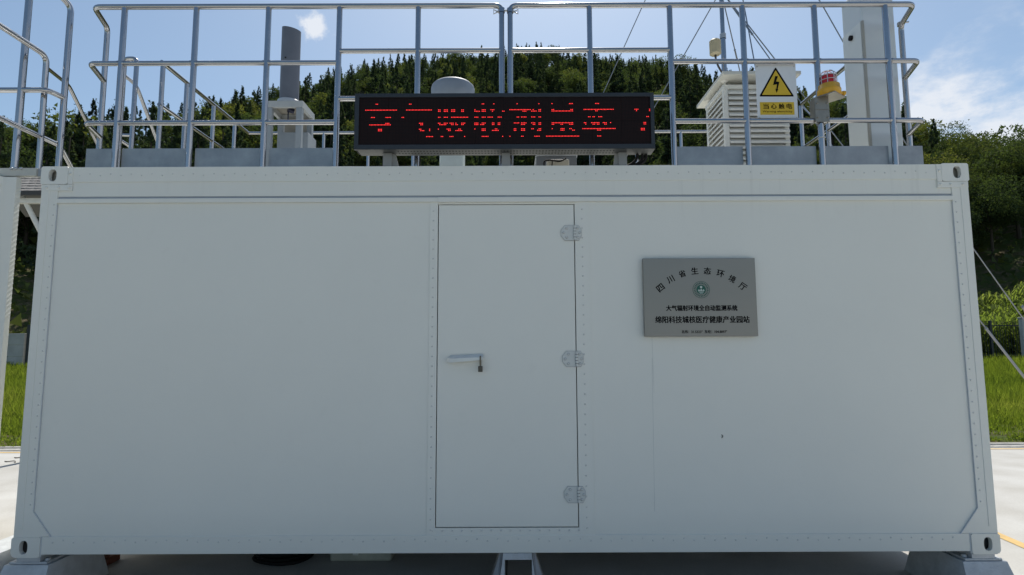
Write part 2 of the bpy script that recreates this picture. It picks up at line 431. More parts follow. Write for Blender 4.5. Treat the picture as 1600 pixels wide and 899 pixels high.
C = thing("monitoring_container", "long white panelled container cabin with a closed flush door, filling the picture", "container", (0, 0, ZB))
def container():
    X = 3.029; D = 2.438
    pin = 2.93     # inner edge of post (world), seam seen at px 88 / 1490
    xl = P(88, 330, 0).x; xr = P(1490, 330, 0).x
    z_flange = P(400, 284, 0).z; z_drip_t = P(400, 309, 0).z; z_drip_b = P(400, 317, 0).z
    z_low = P(400, 838, 0).z
    zt = ZT
    # top beam (upper flange proud, web below)
    b = MB(); b.box(-2.86, 2.86, 0.0, .10, z_flange, zt, .003); b.box(-2.937, 2.937, .006, .09, z_drip_t+.012, z_flange+.004)
    b.build("top_beam", PAINT, C)
    b = MB(); b.box(xl-.01, xr+.01, .010, .08, z_drip_t-.006, z_drip_t+.014); b.build("gutter_groove", M("groove_grey", (.36, .39, .43), .6), C)
    b = MB(); b.box(xl, xr, -.008, .05, z_drip_b, z_drip_t-.004, .004)
    b.box(P(684, 315, 0).x, P(906, 315, 0).x, -.013, .05, z_drip_b-.003, z_drip_t-.0035, .004)
    b.build("drip_rail", PAINT, C)
    # posts with lower gusset
    z_g = P(1530, 800, 0).z
    for s, xi in ((-1, xl), (1, xr)):
        xo = s*3.022
        b = MB()
        g = .095
        poly = [(xo, ZB+.118), (xo, zt-.118), (xo, zt-.118), (xi, zt-.118), (xi, z_low+.17), (xi-s*.115, z_low), (xi-s*.115, ZB+.118)]
        poly = [(xo, ZB+.115), (xo, zt-.115), (xi, zt-.115), (xi, z_low+.15), (xi-s*.115, z_low+.002), (s*2.852, z_low+.002), (s*2.852, ZB+.115)]
        b.prism(poly, 0.0, .13)
        # raised cover strip down the outer part of the post
        b.box(xo-s*.004, xo-s*.052, -.003, .02, ZB+.16, zt-.13, .001)
        b.build("corner_post", PAINT, C)
        b = MB(); e = .003    # sealant bead along the seam
        b.prism([(xi, zt-.25), (xi-s*e, zt-.25), (xi-s*e, z_low+.152), (xi, z_low+.152)], -.001, .02)
        dx, dz = -s*.115, -.148
        b.prism([(xi, z_low+.150), (xi-s*.004, z_low+.150), (xi-s*.119, z_low), (xi-s*.115, z_low)], -.001, .02)
        b.build("sealant_seam", SEAL, C)
        b = MB(); b.box(s*X-s*.01, s*(X)-s*.12, D-.13, D, ZB+.11, zt-.11); b.build("corner_post", PAINT, C)
    # bottom beam
    b = MB(); b.box(-2.853, 2.853, 0.0, .12, ZB+.012, z_low, .003); b.build("bottom_beam", PAINT, C)
    # door geometry
    dxl, dxr = P(683, 600, 0).x, P(900.5, 600, 0).x
    dzt, dzb = P(790, 320, 0).z, P(790, 824, 0).z
    fl, fr = P(669, 600, 0).x, P(926, 600, 0).x
    zpt = z_drip_b + .002
    b = MB(); b.box(xl-.001, fl, .009, .06, z_low-.004, zpt); b.build("wall_panel", PAINT, C)
    b = MB(); b.box(fr, xr+.001, .009, .06, z_low-.004, zpt); b.build("wall_panel", PAINT, C)
    b = MB()
    b.box(fl, dxl-.0055, .004, .06, z_low-.004, zpt, .001); b.box(dxr+.0055, fr, .004, .06, z_low-.004, zpt, .001)
    b.box(dxl-.0055, dxr+.0055, .005, .06, dzt+.004, zpt); b.box(dxl-.0055, dxr+.0055, .005, .06, z_low-.004, dzb-.0055)
    b.build("door_frame", PAINT, C)
    b = MB(); b.box(dxl-.02, dxr+.02, .05, .058, dzb-.02, dzt+.02); b.build("door_gasket", DARK, C)
    # side / rear / roof / floor
    b = MB(); b.box(-3.005, -2.96, .13, D-.13, ZB+.02, zt-.01); b.build("side_wall", PAINT, C)
    b = MB(); b.box(2.96, 3.005, .13, D-.13, ZB+.02, zt-.01); b.build("side_wall", PAINT, C)
    b = MB(); b.box(-2.91, 2.91, D-.05, D-.01, ZB+.02, zt-.01); b.build("rear_wall", PAINT, C)
    b = MB(); b.box(-2.955, 2.955, .102, D-.052, zt-.05, zt-.008); b.build("roof", PAINT, C)
    b = MB(); b.box(-2.955, 2.955, .122, D-.052, ZB+.03, ZB+.10); 
    for k in range(9): b.box(-2.6+k*.65, -2.55+k*.65, .13, D-.06, ZB+.012, ZB+.03)
    b.build("floor_frame", GREYP, C)
    # castings
    for s in (-1, 1):
        for top in (0, 1):
            z0, z1 = (zt-.116, zt+.004) if top else (ZB-.004, ZB+.116)
            x0, x1 = (s*3.029, s*2.853)
            if x0 > x1: x0, x1 = x1, x0
            b = MB()
            rounded_plate(b, x0, x1, z0, z1, -.006, .16, (x0+x1)/2+(s*.012), (z0+z1)/2, .026, .040, .03,
                          set() if top else {(s, -1)}, .03)
            b.build("corner_casting", PAINT if top else PAINT, C)
            b = MB(); b.box(x0+.012, x1-.012, .05, .158, z0+.012, z1-.012); b.build("casting_core", M("casting_inside", (.10, .10, .10), .7, .2) if not top else M("casting_lit", (.42, .42, .38), .7), C)  # top cores coloured paler to stand for sunlight bouncing into the holes
            b = MB(); b.box(x0, x1, D-.16, D+.004, z0, z1, .006); b.build("corner_casting", PAINT, C)
        # cover plate beside the upper casting with bolts
        b = MB(); b.box(s*2.852, s*2.822, -.005, .03, zt-.117, zt-.002); b.box(s*3.02, s*2.822, -.005, .02, zt-.158, zt-.119)
        for (bx, bz) in ((2.838, -.045), (2.838, -.138), (2.905, -.137), (2.985, -.137)):
            b.lathe((s*bx, -.005, zt+bz), [(0, .007), (.007, .007), (.0085, .004), (.0085, 0)], 8, 'y')
        b.build("bolted_plate", PAINT, C)
        b = MB(); b.box(s*2.852, s*2.846, -.002, .03, ZB+.0, ZB+.12); b.build("sealant_seam", SEAL, C)
    # rivets: real domes, too small to pick apart
    b = MB()
    z = z_low+.03
    for s, xi in ((-1, xl), (1, xr)):
        z = z_low+.19
        while z < zt-.19: b.rivet(xi+s*.019, 0.0, z); z += .0675
    x = -2.78; k = 0
    while x < 2.80: b.rivet(x, 0.0, z_low-.028+(.006 if k % 2 else -.006)); x += .0635; k += 1
    x = -2.78; k = 0
    while x < 2.80: b.rivet(x, 0.0, zt-.052+(.005 if k % 2 else -.005), .0052, .004); x += .0675; k += 1
    z = z_low+.03
    while z < dzt: b.rivet(fl+.022, .004, z); b.rivet(fr-.050, .004, z+.01); z += .0625
    x = dxl-.02
    while x < dxr+.03: b.rivet(x, .004, (z_low+dzb)/2+.002); x += .0600
    b.build("rivets", M("rivet_paint", (.62, .63, .61), .5, 0, .2, 15), C, kind='stuff')
    # door
    d = MB(); d.box(dxl, dxr, .006, .05, dzb, dzt, .002)
    door = d.build("door", PAINT, C)
    for (px, py) in ((891, 364), (894, 561), (899.5, 773)):
        c = P(px+5, py, 0); b = MB()
        cx, cz = dxr+.002, c.z; h = .048
        b.prism([(cx, cz+h), (cx-.062, cz+h), (cx-.086, cz+h*.35), (cx-.086, cz-h*.35), (cx-.062, cz-h), (cx, cz-h)], -.001, .006)
        b.prism([(cx+.006, cz+h), (cx+.028, cz+h), (cx+.044, cz+h*.4), (cx+.044, cz-h*.4), (cx+.028, cz-h), (cx+.006, cz-h)], -.004, .004)
        for q in range(5):
            z0 = cz-h+q*.0192; b.tube([(cx+.002, -.005, z0+.001), (cx+.002, -.005, z0+.0176)], .009, 10)
        for (ax, az) in ((-.05, .03), (-.07, 0), (-.05, -.03), (.022, .03), (.033, 0), (.022, -.03)):
            b.lathe((cx+ax, -.003, cz+az), [(0, .0045), (.005, .0045), (.007, .002), (.007, 0)], 8, 'y')
        hg = b.build("hinge", M("hinge_paint", (.60, .62, .60), .5, 0, .06, 30), door)
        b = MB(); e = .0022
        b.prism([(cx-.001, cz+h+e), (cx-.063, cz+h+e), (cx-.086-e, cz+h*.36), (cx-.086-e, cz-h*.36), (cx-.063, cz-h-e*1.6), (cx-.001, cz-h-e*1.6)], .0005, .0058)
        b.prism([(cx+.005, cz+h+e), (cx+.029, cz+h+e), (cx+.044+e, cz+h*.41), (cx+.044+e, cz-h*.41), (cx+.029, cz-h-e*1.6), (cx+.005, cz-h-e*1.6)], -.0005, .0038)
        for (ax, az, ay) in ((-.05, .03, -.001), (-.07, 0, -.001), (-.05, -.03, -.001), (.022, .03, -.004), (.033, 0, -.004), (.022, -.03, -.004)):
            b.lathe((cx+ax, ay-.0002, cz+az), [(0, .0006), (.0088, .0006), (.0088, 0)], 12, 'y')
        b.build("hinge_contact_shade", M("hinge_shade_tone", (.40, .41, .41), .7), door)  # dark rim painted as contact shadow round the hinge leaves and bolts
        b = MB()
        for q in range(4):
            b.box(cx-.006, cx+.010, -.0115, -.002, cz-h+q*.0192+.0172, cz-h+q*.0192+.0202)
        b.build("hinge_gap", DARK, door)
    # handle
    h0, h1 = P(703, 562, 0), P(752, 560, 0)
    b = MB(); n = 28; poly = []
    cxh, czh = (h0.x+h1.x)/2+.004, h0.z+.001
    for k in range(n):
        a = 2*PI*k/n; poly.append((cxh+(.083 if abs(math.cos(a)) > .01 else 0)*math.copysign(1, math.cos(a))+.030*math.cos(a), czh+.036*math.sin(a)))
    b.prism(poly, .0025, .007); b.build("handle_plate", PAINT, door)
    b = MB()
    b.hexa([(h0.x, -.032, h0.z-.020), (h1.x+.012, -.030, h1.z-.010), (h1.x+.012, -.006, h1.z-.008), (h0.x, -.006, h0.z-.014),
            (h0.x, -.032, h0.z+.006), (h1.x+.012, -.030, h1.z+.008), (h1.x+.012, -.004, h1.z+.028), (h0.x, -.004, h0.z+.026)])
    b.tube([(h0.x, .003, h0.z), (h0.x, -.026, h0.z-.004)], .016, 12)
    b.build("door_handle", M("handle_steel", (.62, .65, .66), .35, .35), door)
    # shallow scratch and a scuff on the right-hand panel
    b = MB(); a = P(1019, 560, 0); c = P(1023, 800, 0)
    b.add([(a.x, .0086, a.z), (a.x+.003, .0086, a.z), (c.x+.003, .0086, c.z), (c.x, .0086, c.z)], [(0,1,2,3)])
    a = P(1009, 527, 0); b.add([(a.x+.04, .0086, a.z), (a.x+.0425, .0086, a.z), (a.x+.046, .0086, a.z-.35), (a.x+.044, .0086, a.z-.35)], [(0,1,2,3)])
    b.build("water_stain", M("stain", (.60, .62, .59), .6), C)
    a = P(1129, 682, 0); b = MB(); b.tube(fillet([(a.x-.004, .006, a.z+.009), (a.x+.006, .006, a.z+.002), (a.x-.004, .006, a.z-.012)], .01), .002, 6)
    b.build("scuff_mark", INK, C)
    return h1
h1 = container()
# padlock hanging from the lever
pl = thing("padlock", "small dark brass padlock hanging from the end of the door handle", "padlock", (h1.x, -.03, h1.z-.07))
b = MB(); b.tube(fillet([(h1.x-.004, -.028, h1.z-.055), (h1.x-.004, -.036, h1.z+.002), (h1.x-.004, -.036, h1.z+.012), (h1.x-.004, -.006, h1.z+.012), (h1.x-.004, -.006, h1.z-.02), (h1.x-.004, -.022, h1.z-.055)], .01), .0048, 8)
b.build("shackle", M("dull_steel", (.16, .15, .12), .4, .8), pl)
b = MB(); b.box(h1.x-.018, h1.x+.010, -.040, -.018, h1.z-.085, h1.z-.048, .004); b.build("lock_body", M("old_brass", (.10, .095, .08), .5, .6), pl)

# ------------------------------------------------------------------ plaque
def brushed():
    m = bpy.data.materials.new("brushed_steel"); m.use_nodes = True; N = m.node_tree.nodes; L = m.node_tree.links
    b = N['Principled BSDF']; b.inputs['Metallic'].default_value = .9; b.inputs['Base Color'].default_value = (.285, .275, .255, 1)
    geo = N.new('ShaderNodeNewGeometry'); mp = N.new('ShaderNodeMapping'); mp.inputs['Scale'].default_value = (2, 2, 260)
    L.new(geo.outputs['Position'], mp.inputs[0]); n = N.new('ShaderNodeTexNoise'); n.inputs['Scale'].default_value = 3; n.inputs['Detail'].default_value = 3
    L.new(mp.outputs[0], n.inputs['Vector']); mr = N.new('ShaderNodeMapRange'); mr.inputs[3].default_value = .36; mr.inputs[4].default_value = .50
    L.new(n.outputs['Fac'], mr.inputs[0]); L.new(mr.outputs[0], b.inputs['Roughness'])
    bp = N.new('ShaderNodeBump'); bp.inputs['Strength'].default_value = .15; bp.inputs['Distance'].default_value = .002
    L.new(n.outputs['Fac'], bp.inputs['Height']); L.new(bp.outputs[0], b.inputs['Normal']); return m
def plaque():
    Yp = -.028
    a, c = P(1005, 404, Yp), P(1185, 525.5, Yp)
    x0, z1 = a.x, a.z; x1, z0 = P(1182, 460, Yp).x, c.z
    x0 = P(1006, 460, Yp).x
    t = thing("plaque", "brushed steel plaque with black Chinese lettering and green emblem right of the door", "plaque", ((x0+x1)/2, Yp, z0))
    b = MB(); b.box(x0, x1, Yp, -.0, z0, z1, .002); b.build("plate", brushed(), t)
    chars = "四川省生态环境厅"
    pos = [(1032, 450, 38), (1047.7, 436.7, 28), (1066, 428, 17), (1085.4, 423.5, 5), (1105.2, 423.5, -5), (1125.6, 427.7, -14), (1144, 436, -28), (1160.6, 448, -36)]
    for ch, (px, py, r) in zip(chars, pos):
        p = P(px, py, Yp); text_part(ch, "character", p.x, p.z, None, .043, Yp-.0003, INK, t, math.radians(r), .034)
    def line(s, x0, x1, yc, hpx, bold):
        p0, p1, pa, pb = P(x0, yc, Yp), P(x1, yc, Yp), P(x0, yc-hpx/2, Yp), P(x0, yc+hpx/2, Yp)
        text_part(s, "lettering", (p0.x+p1.x)/2, (p0.z+p1.z)/2, p1.x-p0.x, pa.z-pb.z, Yp-.0003, INK, t, 0, bold)
    line("大气辐射环境全自动监测系统", 1041, 1152, 481.5, 8.8, .05)
    line("绵阳科技城核医疗健康产业园站", 1024, 1171, 499.5, 10.8, .04)
    line("北纬：31.5323°  东经：104.8097°", 1065, 1136, 518.5, 5.0, .04)
    c = P(1095.5, 452.8, Yp); R = .0545
    e = MB(); n = 40
    def ring(r0, r1, dy):
        vs = []; fs = []
        for k in range(n):
            an = 2*PI*k/n; vs += [(c.x+r0*math.cos(an), Yp-dy, c.z+r0*math.sin(an)), (c.x+r1*math.cos(an), Yp-dy, c.z+r1*math.sin(an))]
        for k in range(n): j = (k+1) % n; fs.append((2*k, 2*k+1, 2*j+1, 2*j))
        return vs, fs
    e.add(*ring(R*.95, R, .0012)); e.add(*ring(0.0001, R*.56, .0012)); em = e.build("emblem", GREEN, t)
    e = MB()
    for k in range(26):
        an = 2*PI*k/26+.1; q = Vector((c.x+R*.755*math.cos(an), Yp-.0014, c.z+R*.755*math.sin(an)))
        e.obox(q, (math.cos(an), 0, math.sin(an)), (0, 1, 0), (-math.sin(an), 0, math.cos(an)), R*.10, .0003, R*.05)
    e.build("ring_lettering", GREEN, em, kind='stuff')
    e = MB(); sv, sf = [], []
    def poly(pts): e.add([(c.x+R*x, Yp-.0018, c.z+R*z) for x, z in pts], [tuple(range(len(pts)))])
    poly([(.14*math.cos(2*PI*k/14), .30+.14*math.sin(2*PI*k/14)) for k in range(14)])
    poly([(-.38, -.12), (-.28, .05), (-.16, -.08), (-.16, -.16), (-.34, -.16)]); poly([(-.17, -.16), (0, .13), (.17, -.16)]); poly([(.16, -.16), (.16, -.08), (.28, .05), (.38, -.12), (.34, -.16)])
    poly([(-.34, -.24), (.34, -.24), (.30, -.30), (-.30, -.30)]); poly([(-.24, -.37), (.24, -.37), (.15, -.44), (-.15, -.44)])
    e.build("emblem_mark", M("emblem_pale", (.55, .62, .58), .4), em)
plaque()

# ------------------------------------------------------------------ support feet
CASTG = M("galvanised_casting", (.50, .53, .56), .55, .2, .25, 12, .3, 60)
def feet():
    lab = {(-1, 0): "sloped grey steel foot under the front left corner of the white container",
           (1, 0): "sloped grey steel foot under the front right corner of the white container",
           (-1, 1): "grey steel foot under the rear left corner of the white container",
           (1, 1): "grey steel foot under the rear right corner of the white container"}
    for s in (-1, 1):
        for r in (0, 1):
            cx = s*2.93; cy = .10 if r == 0 else 2.33
            t = thing("support_foot", lab[(s, r)], "foundation foot", (cx, cy, 0), "steel feet under the container")
            b = MB(); b.box(cx-.072, cx+.072, cy-.09, cy+.16, ZB-.034, ZB-.004, .003); b.build("bearing_pad", CASTG, t)
            b = MB(); b.box(cx-.115, cx+.115, cy-.09, cy+.25, ZB-.048, ZB-.034, .003)
            b.lathe((cx-s*.095, cy-.055, ZB-.033), [(0, .014), (.014, .014), (.016, .004), (.016, 0)], 8)
            b.build("top_flange", CASTG, t)
            b = MB(); z1 = ZB-.049
            b.hexa([(cx-.17, cy-.20, 0), (cx+.17, cy-.20, 0), (cx+.17, cy+.42, 0), (cx-.17, cy+.42, 0),
                    (cx-.135, cy-.10, z1), (cx+.135, cy-.10, z1), (cx+.135, cy+.36, z1), (cx-.135, cy+.36, z1)])
            b.build("foot_body", CASTG, t)
    t = thing("middle_stand", "grey trapezoid steel stand with square opening under the middle of the container", "support stand", (.03, .08, 0))
    xa, xb = P(783, 864, 0).x, P(834, 864, 0).x
    b = MB(); z1 = ZB+.010; w = .075
    y0, y1 = -.0, .12
    # front frame with square opening
    ox0, ox1 = P(788.5, 880, 0).x, P(831.5, 880, 0).x; zo = P(800, 875, 0).z
    b.prism([(xa+.012, z1), (xb-.012, z1), (xb-.008, zo), (xa+.008, zo)], y0, y1)
    b.prism([(xa+.008, zo), (ox0, zo), (ox0, 0), (xa-.03, 0)], y0, y1)
    b.prism([(ox1, zo), (xb-.008, zo), (xb+.03, 0), (ox1, 0)], y0, y1)
    b.build("stand_frame", CASTG, t)
    for s, xx in ((-1, xa), (1, xb)):
        b = MB(); b.hexa([(xx+s*.032, .01, 0), (xx+s*.10, .03, 0), (xx+s*.10, .20, 0), (xx+s*.032, .20, 0), (xx-s*.010, .01, z1), (xx+s*.006, .03, z1), (xx+s*.006, .14, z1), (xx-s*.010, .14, z1)])
        b.build("side_brace", M("darker_galv", (.28, .30, .33), .5, .4, .2, 12), t)
feet()

# ------------------------------------------------------------------ things lying under the container
def clutter():
    c = PZ(435, 880, 0); b = MB()
    for k in range(5):
        pts = [(c.x+(.20-.012*k)*math.cos(a)+.01*math.sin(3*a+k), c.y+.10+(.17-.01*k)*math.sin(a), .018+.026*(k % 3)+.006*math.sin(2*a+k)) for a in np.linspace(0, 2*PI, 30)]
        b.tube(pts, .014, 6, False)
    tag(b.build("cable_coil", BLACK), "black coil of cable lying on the shaded concrete under the left half of the container", "cable coil")
    c = PZ(566, 876, 0)
    t = thing("plastic_case", "dirty white plastic case lying on the ground under the container left of the middle stand", "case", (c.x, c.y+.10, 0))
    cm = M("dirty_white_plastic", (.42, .42, .36), .5, 0, .3, 8)
    b = MB(); b.box(c.x-.23, c.x+.22, c.y-.03, c.y+.28, 0.002, .075, .015); b.build("case_base", cm, t)
    b = MB(); b.box(c.x-.225, c.x+.215, c.y-.025, c.y+.275, .079, .13, .015); b.box(c.x-.24, c.x+.23, c.y-.04, c.y+.29, .070, .082, .003); b.build("case_lid", cm, t)
    b = MB(); b.box(c.x-.06, c.x-.02, c.y-.046, c.y-.02, .05, .10, .004); b.build("latch", CREAMP, t)
    c = PZ(128, 896, 0); t = thing("brick_stack", "small stack of reddish brown bricks beside the left front foot of the container", "bricks", (c.x, c.y+.1, 0))
    bm_ = M("red_brick", (.16, .06, .035), .9, 0, .3, 18, .4, 60)
    for k, (dx, dy, z, w) in enumerate(((0, .06, 0, .17), (.004, .18, 0, .17), (-.004, .08, .055, .165), (.012, .10, .11, .15), (-.01, .10, .165, .14))):
        b = MB(); b.box(c.x+dx-w*.55, c.x+dx+w*.5, c.y+dy-.02, c.y+dy+.09, z+.002, z+.053, .004); b.build("brick", bm_, t)
clutter()
def twigs():
    tm_ = M('dry_twig', (.05, .035, .02), .9)
    for px, py, lab in ((14, 722, 'thin dark dry twig curled on the sunlit concrete at far left'), (29, 716, 'smaller dry twig on the concrete beside the left container corner')):
        c = PZ(px, py, 0.006); b = MB(); b.tube(fillet([c+Vector((-.10, .05, 0)), c+Vector((-.02, .0, .004)), c+Vector((.06, .03, .012)), c+Vector((.12, -.04, 0))], .05), .006, 5); tag(b.build('twig', tm_), lab, 'twig')
twigs()

# ================================================================== FRONT RAILING
YR = .12
RP, RR = .0195, .0175
def rp(px, py, Y=YR): return P(px, py, Y)
ztop = rp(790, 9).z
z_m1 = rp(340, 99).z; z_m2 = rp(340, 192).z; z_c1 = rp(720, 79.5).z; z_c2 = rp(540, 154.5).z; z_c3 = rp(540, 208).z
z_toe = rp(340, 230).z
XLc = rp(524, 262).x; XRc = rp(1054, 258).x
def railing(side):
    if side < 0:
        posts = [rp(178.5, 262).x, rp(294, 262).x, rp(410, 262).x, XLc, rp(652, 145).x]; endx = rp(784, 145).x; outer = rp(147, 12).x
        lab = "left half of the steel front roof railing, left of and behind the red display"
    else:
        posts = [rp(1400, 258).x, rp(1286, 258).x, rp(1170.5, 258).x, XRc, rp(923, 145).x]; endx = rp(797.5, 145).x; outer = rp(1428, 8).x
        lab = "right half of the steel front roof railing, carrying warning sign and red beacon"
    zr = ZT-.006; s = side
    t = thing("roof_railing", lab, "railing", (posts[0], YR, zr), "front roof railings")
    Yb = YR+.27
    xb = (P(167, 60, Yb).x if side < 0 else P(1409, 60, Yb).x)
    b = MB(); b.tube(fillet([(xb, Yb, zr), (xb, Yb, ztop), (outer, YR, ztop), (endx, YR, ztop), (endx, YR, zr)], .05), RR+.001, 14); b.build("top_rail", STEEL, t)
    for x in posts[:4]:
        b = MB(); b.tube([(x, YR, zr), (x, YR, ztop-.012)], RP, 14); b.build("post", STEEL, t)
        b = MB(); b.lathe((x, YR, zr), [(.045, 0), (.045, .006), (.022, .007)], 16); b.build("base_flange", STEEL, t)
    b = MB(); b.tube([(posts[4], YR, zr), (posts[4], YR, ztop-.012)], RP-.001, 14); b.build("post", STEEL, t)
    xs = posts[3]
    for z in (z_m1, z_m2):
        b = MB(); b.tube(fillet([(xb, Yb, z), (outer, YR, z), (xs, YR, z)], .04), RR, 14); b.build("rail", STEEL, t)
    for z in (z_c1, z_c2):
        b = MB(); b.tube([(xs, YR, z), (endx, YR, z)], RR, 14); b.build("rail", STEEL, t)
    # toe boards between posts
    px = [outer]+posts[:4]
    for i in range(4):
        x0, x1 = px[i], px[i+1]
        if i > 0: x0 = x0-s*.028
        x1 = x1+s*.005
        b = MB(); b.box(x0, x1, YR+.024, YR+.032, zr, z_toe, .001); b.build("toe_board", TOE, t)
    b = MB(); b.box(outer, outer-s*.008, YR+.034, Yb, zr, z_toe, .001); b.build("toe_board", TOE, t)
    # small weld collars
    b = MB()
    for x in posts[:3]:
        for z in (z_m1, z_m2): b.tube([(x-.026, YR, z), (x-.018, YR, z)], RR+.002, 10); b.tube([(x+.018, YR, z), (x+.026, YR, z)], RR+.002, 10)
    b.build("weld_beads", STEEL, t, kind='stuff')
    return t, endx, posts, xb, Yb
RL, ex1, pL, xbL, YbL = railing(-1)
RRt, ex2, pR, xbR, YbR = railing(1)
# clamp between the two halves
t = thing("rail_clamp", "small steel bolt clamp with wing nuts joining the two top rail ends above the display", "clamp", ((ex1+ex2)/2, YR, ztop-.06))
zc = rp(790, 17).z
b = MB(); b.tube([(ex1-.022, YR, zc), (ex2+.022, YR, zc)], .007, 10); b.lathe((ex1, YR, zc-.016), [(.0225, 0), (.0225, .032)], 14); b.lathe((ex2, YR, zc-.018), [(.0225, 0), (.0225, .032)], 14)
b.build("clamp_bolt", STEEL, t)
for s, x in ((-1, ex1), (1, ex2)):
    b = MB(); b.tube([(x+s*.02, YR, zc-.006), (x+s*.03, YR, zc-.008)], .008, 8)
    b.tube([(x+s*.03, YR, zc-.006), (x+s*.055, YR, zc+.008), (x+s*.055, YR, zc-.024), (x+s*.03, YR, zc-.010)], .004, 6); b.build("wing_nut", STEEL, t)
# clamp ring on the right return post
t = b = MB(); pz = P(1402, 38, YbR).z; b.tube([(xbR, YbR, pz-.012), (xbR, YbR, pz+.012)], RR+.006, 14); b.tube([(xbR, YbR-.02, pz), (xbR+.04, YbR-.03, pz)], .006, 8)
tag(b.build("pipe_ring", STEEL), "steel clamp ring round the outer return post at the far right end of the railing", "clamp")

# rear and side railings on the same roof
def back_rails():
    Yb = 2.36; zr = ZT-.006
    zt_ = P(790, 207, Yb).z
    xL, xR = P(388, 209, Yb).x, P(1178, 205, Yb).x
    t = thing("roof_railing", "thin rear roof railing seen low behind the display, running along the far roof edge", "railing", ((xL+xR)/2, Yb, zr))
    b = MB(); b.tube([(xL, Yb, zt_), (xR, Yb, zt_)], .0165, 10); b.build("top_rail", STEEL, t)
    for dz in (.56,):
        b = MB(); b.tube([(xL, Yb, zt_-dz), (xR, Yb, zt_-dz)], .0145, 8); b.build("rail", STEEL, t)
    n = 11
    x5 = P(575, 250, Yb).x; dx = P(645, 250, Yb).x-x5
    for k in range(-3, 9):
        x = x5+k*dx
        if x < xL-.05 or x > xR: continue
        b = MB(); b.tube([(x, Yb, zr), (x, Yb, zt_)], .0155, 10); b.build("post", STEEL, t)
    # left side rail: runs back from the ladder gap, X constant
    X = (P(388, 209, Yb).x)
    t = thing("roof_railing", "left side roof railing sloping down towards the rear corner behind the left toe boards", "railing", (X, 1.6, zr))
    ys = [.86, 1.32, 1.78, 2.10]
    y0 = PX(252, 104, X).y
    b = MB(); b.tube([(X, y0, zt_), (X, Yb, zt_)], .0175, 12); b.build("top_rail", STEEL, t)
    zm = PX(300, 199, X).z
    b = MB(); b.tube([(X, y0, zm), (X, Yb, zm)], .016, 10); b.build("rail", STEEL, t)
    for px in (252, 291, 335, 369):
        y = PX(px, 150, X).y; b = MB(); b.tube([(X, y, zr), (X, y, zt_-.01)], .018, 12); b.build("post", STEEL, t)
    # right side rail
    X = xR
    t = thing("roof_railing", "right side roof railing sloping up the picture behind the beacon to the white cabinet", "railing", (X, 1.6, zr))
    X = P(1425, 8, .12).x - .03
    t.location = (X, 1.4, zr)
    ya = PX(1330, 95, X).y; yb = PX(1253, 164, X).y; za = PX(1290, 131, X).z; zm = PX(1290, 207, X).z
    b = MB(); b.tube([(X, .42, za), (X, yb, za)], .0175, 12); b.build("top_rail", STEEL, t)
    b = MB(); b.tube([(X, .42, zm), (X, yb+.1, zm)], .016, 10); b.build("rail", STEEL, t)
    for px in (1252, 1293, 1345):
        y = PX(px, 190, X).y; b = MB(); b.tube([(X, y, zr), (X, y, za-.01)], .018, 12); b.build("post", STEEL, t)
    b = MB(); b.tube([PX(1255, 168, X), PX(1277, 190, X)], .007, 8); b.build("thin_brace", STEEL, t)
    # ladder hoop + handrail going down at the left rear
    Yh = .95
    t = thing("ladder_handrail", "narrow steel hoop and handrail falling steeply behind the second post of the left railing", "handrail", (P(204, 228, Yh).x, Yh, zr))
    a, c = P(195, 92, Yh), P(214, 92, Yh)
    b = MB(); b.tube(fillet([(a.x, Yh, zr), (a.x, Yh, a.z), (c.x, Yh, a.z), (c.x, Yh, zr)], .04), .018, 12); b.build("hoop", STEEL, t)
    b = MB(); b.tube(fillet([P(188, 113, Yh), P(213, 133, Yh+.12), P(250, 232, Yh+.5)], .05), .015, 10); b.build("handrail", STEEL, t)
    b = MB(); b.tube([P(184, 211, Yh+.1), P(206, 212, Yh+.1)], .014, 8); b.tube(fillet([P(184, 217, Yh), P(203, 229, Yh+.15), P(212, 250, Yh+.3)], .04), .014, 8); b.build("lower_rail", STEEL, t)
back_rails()

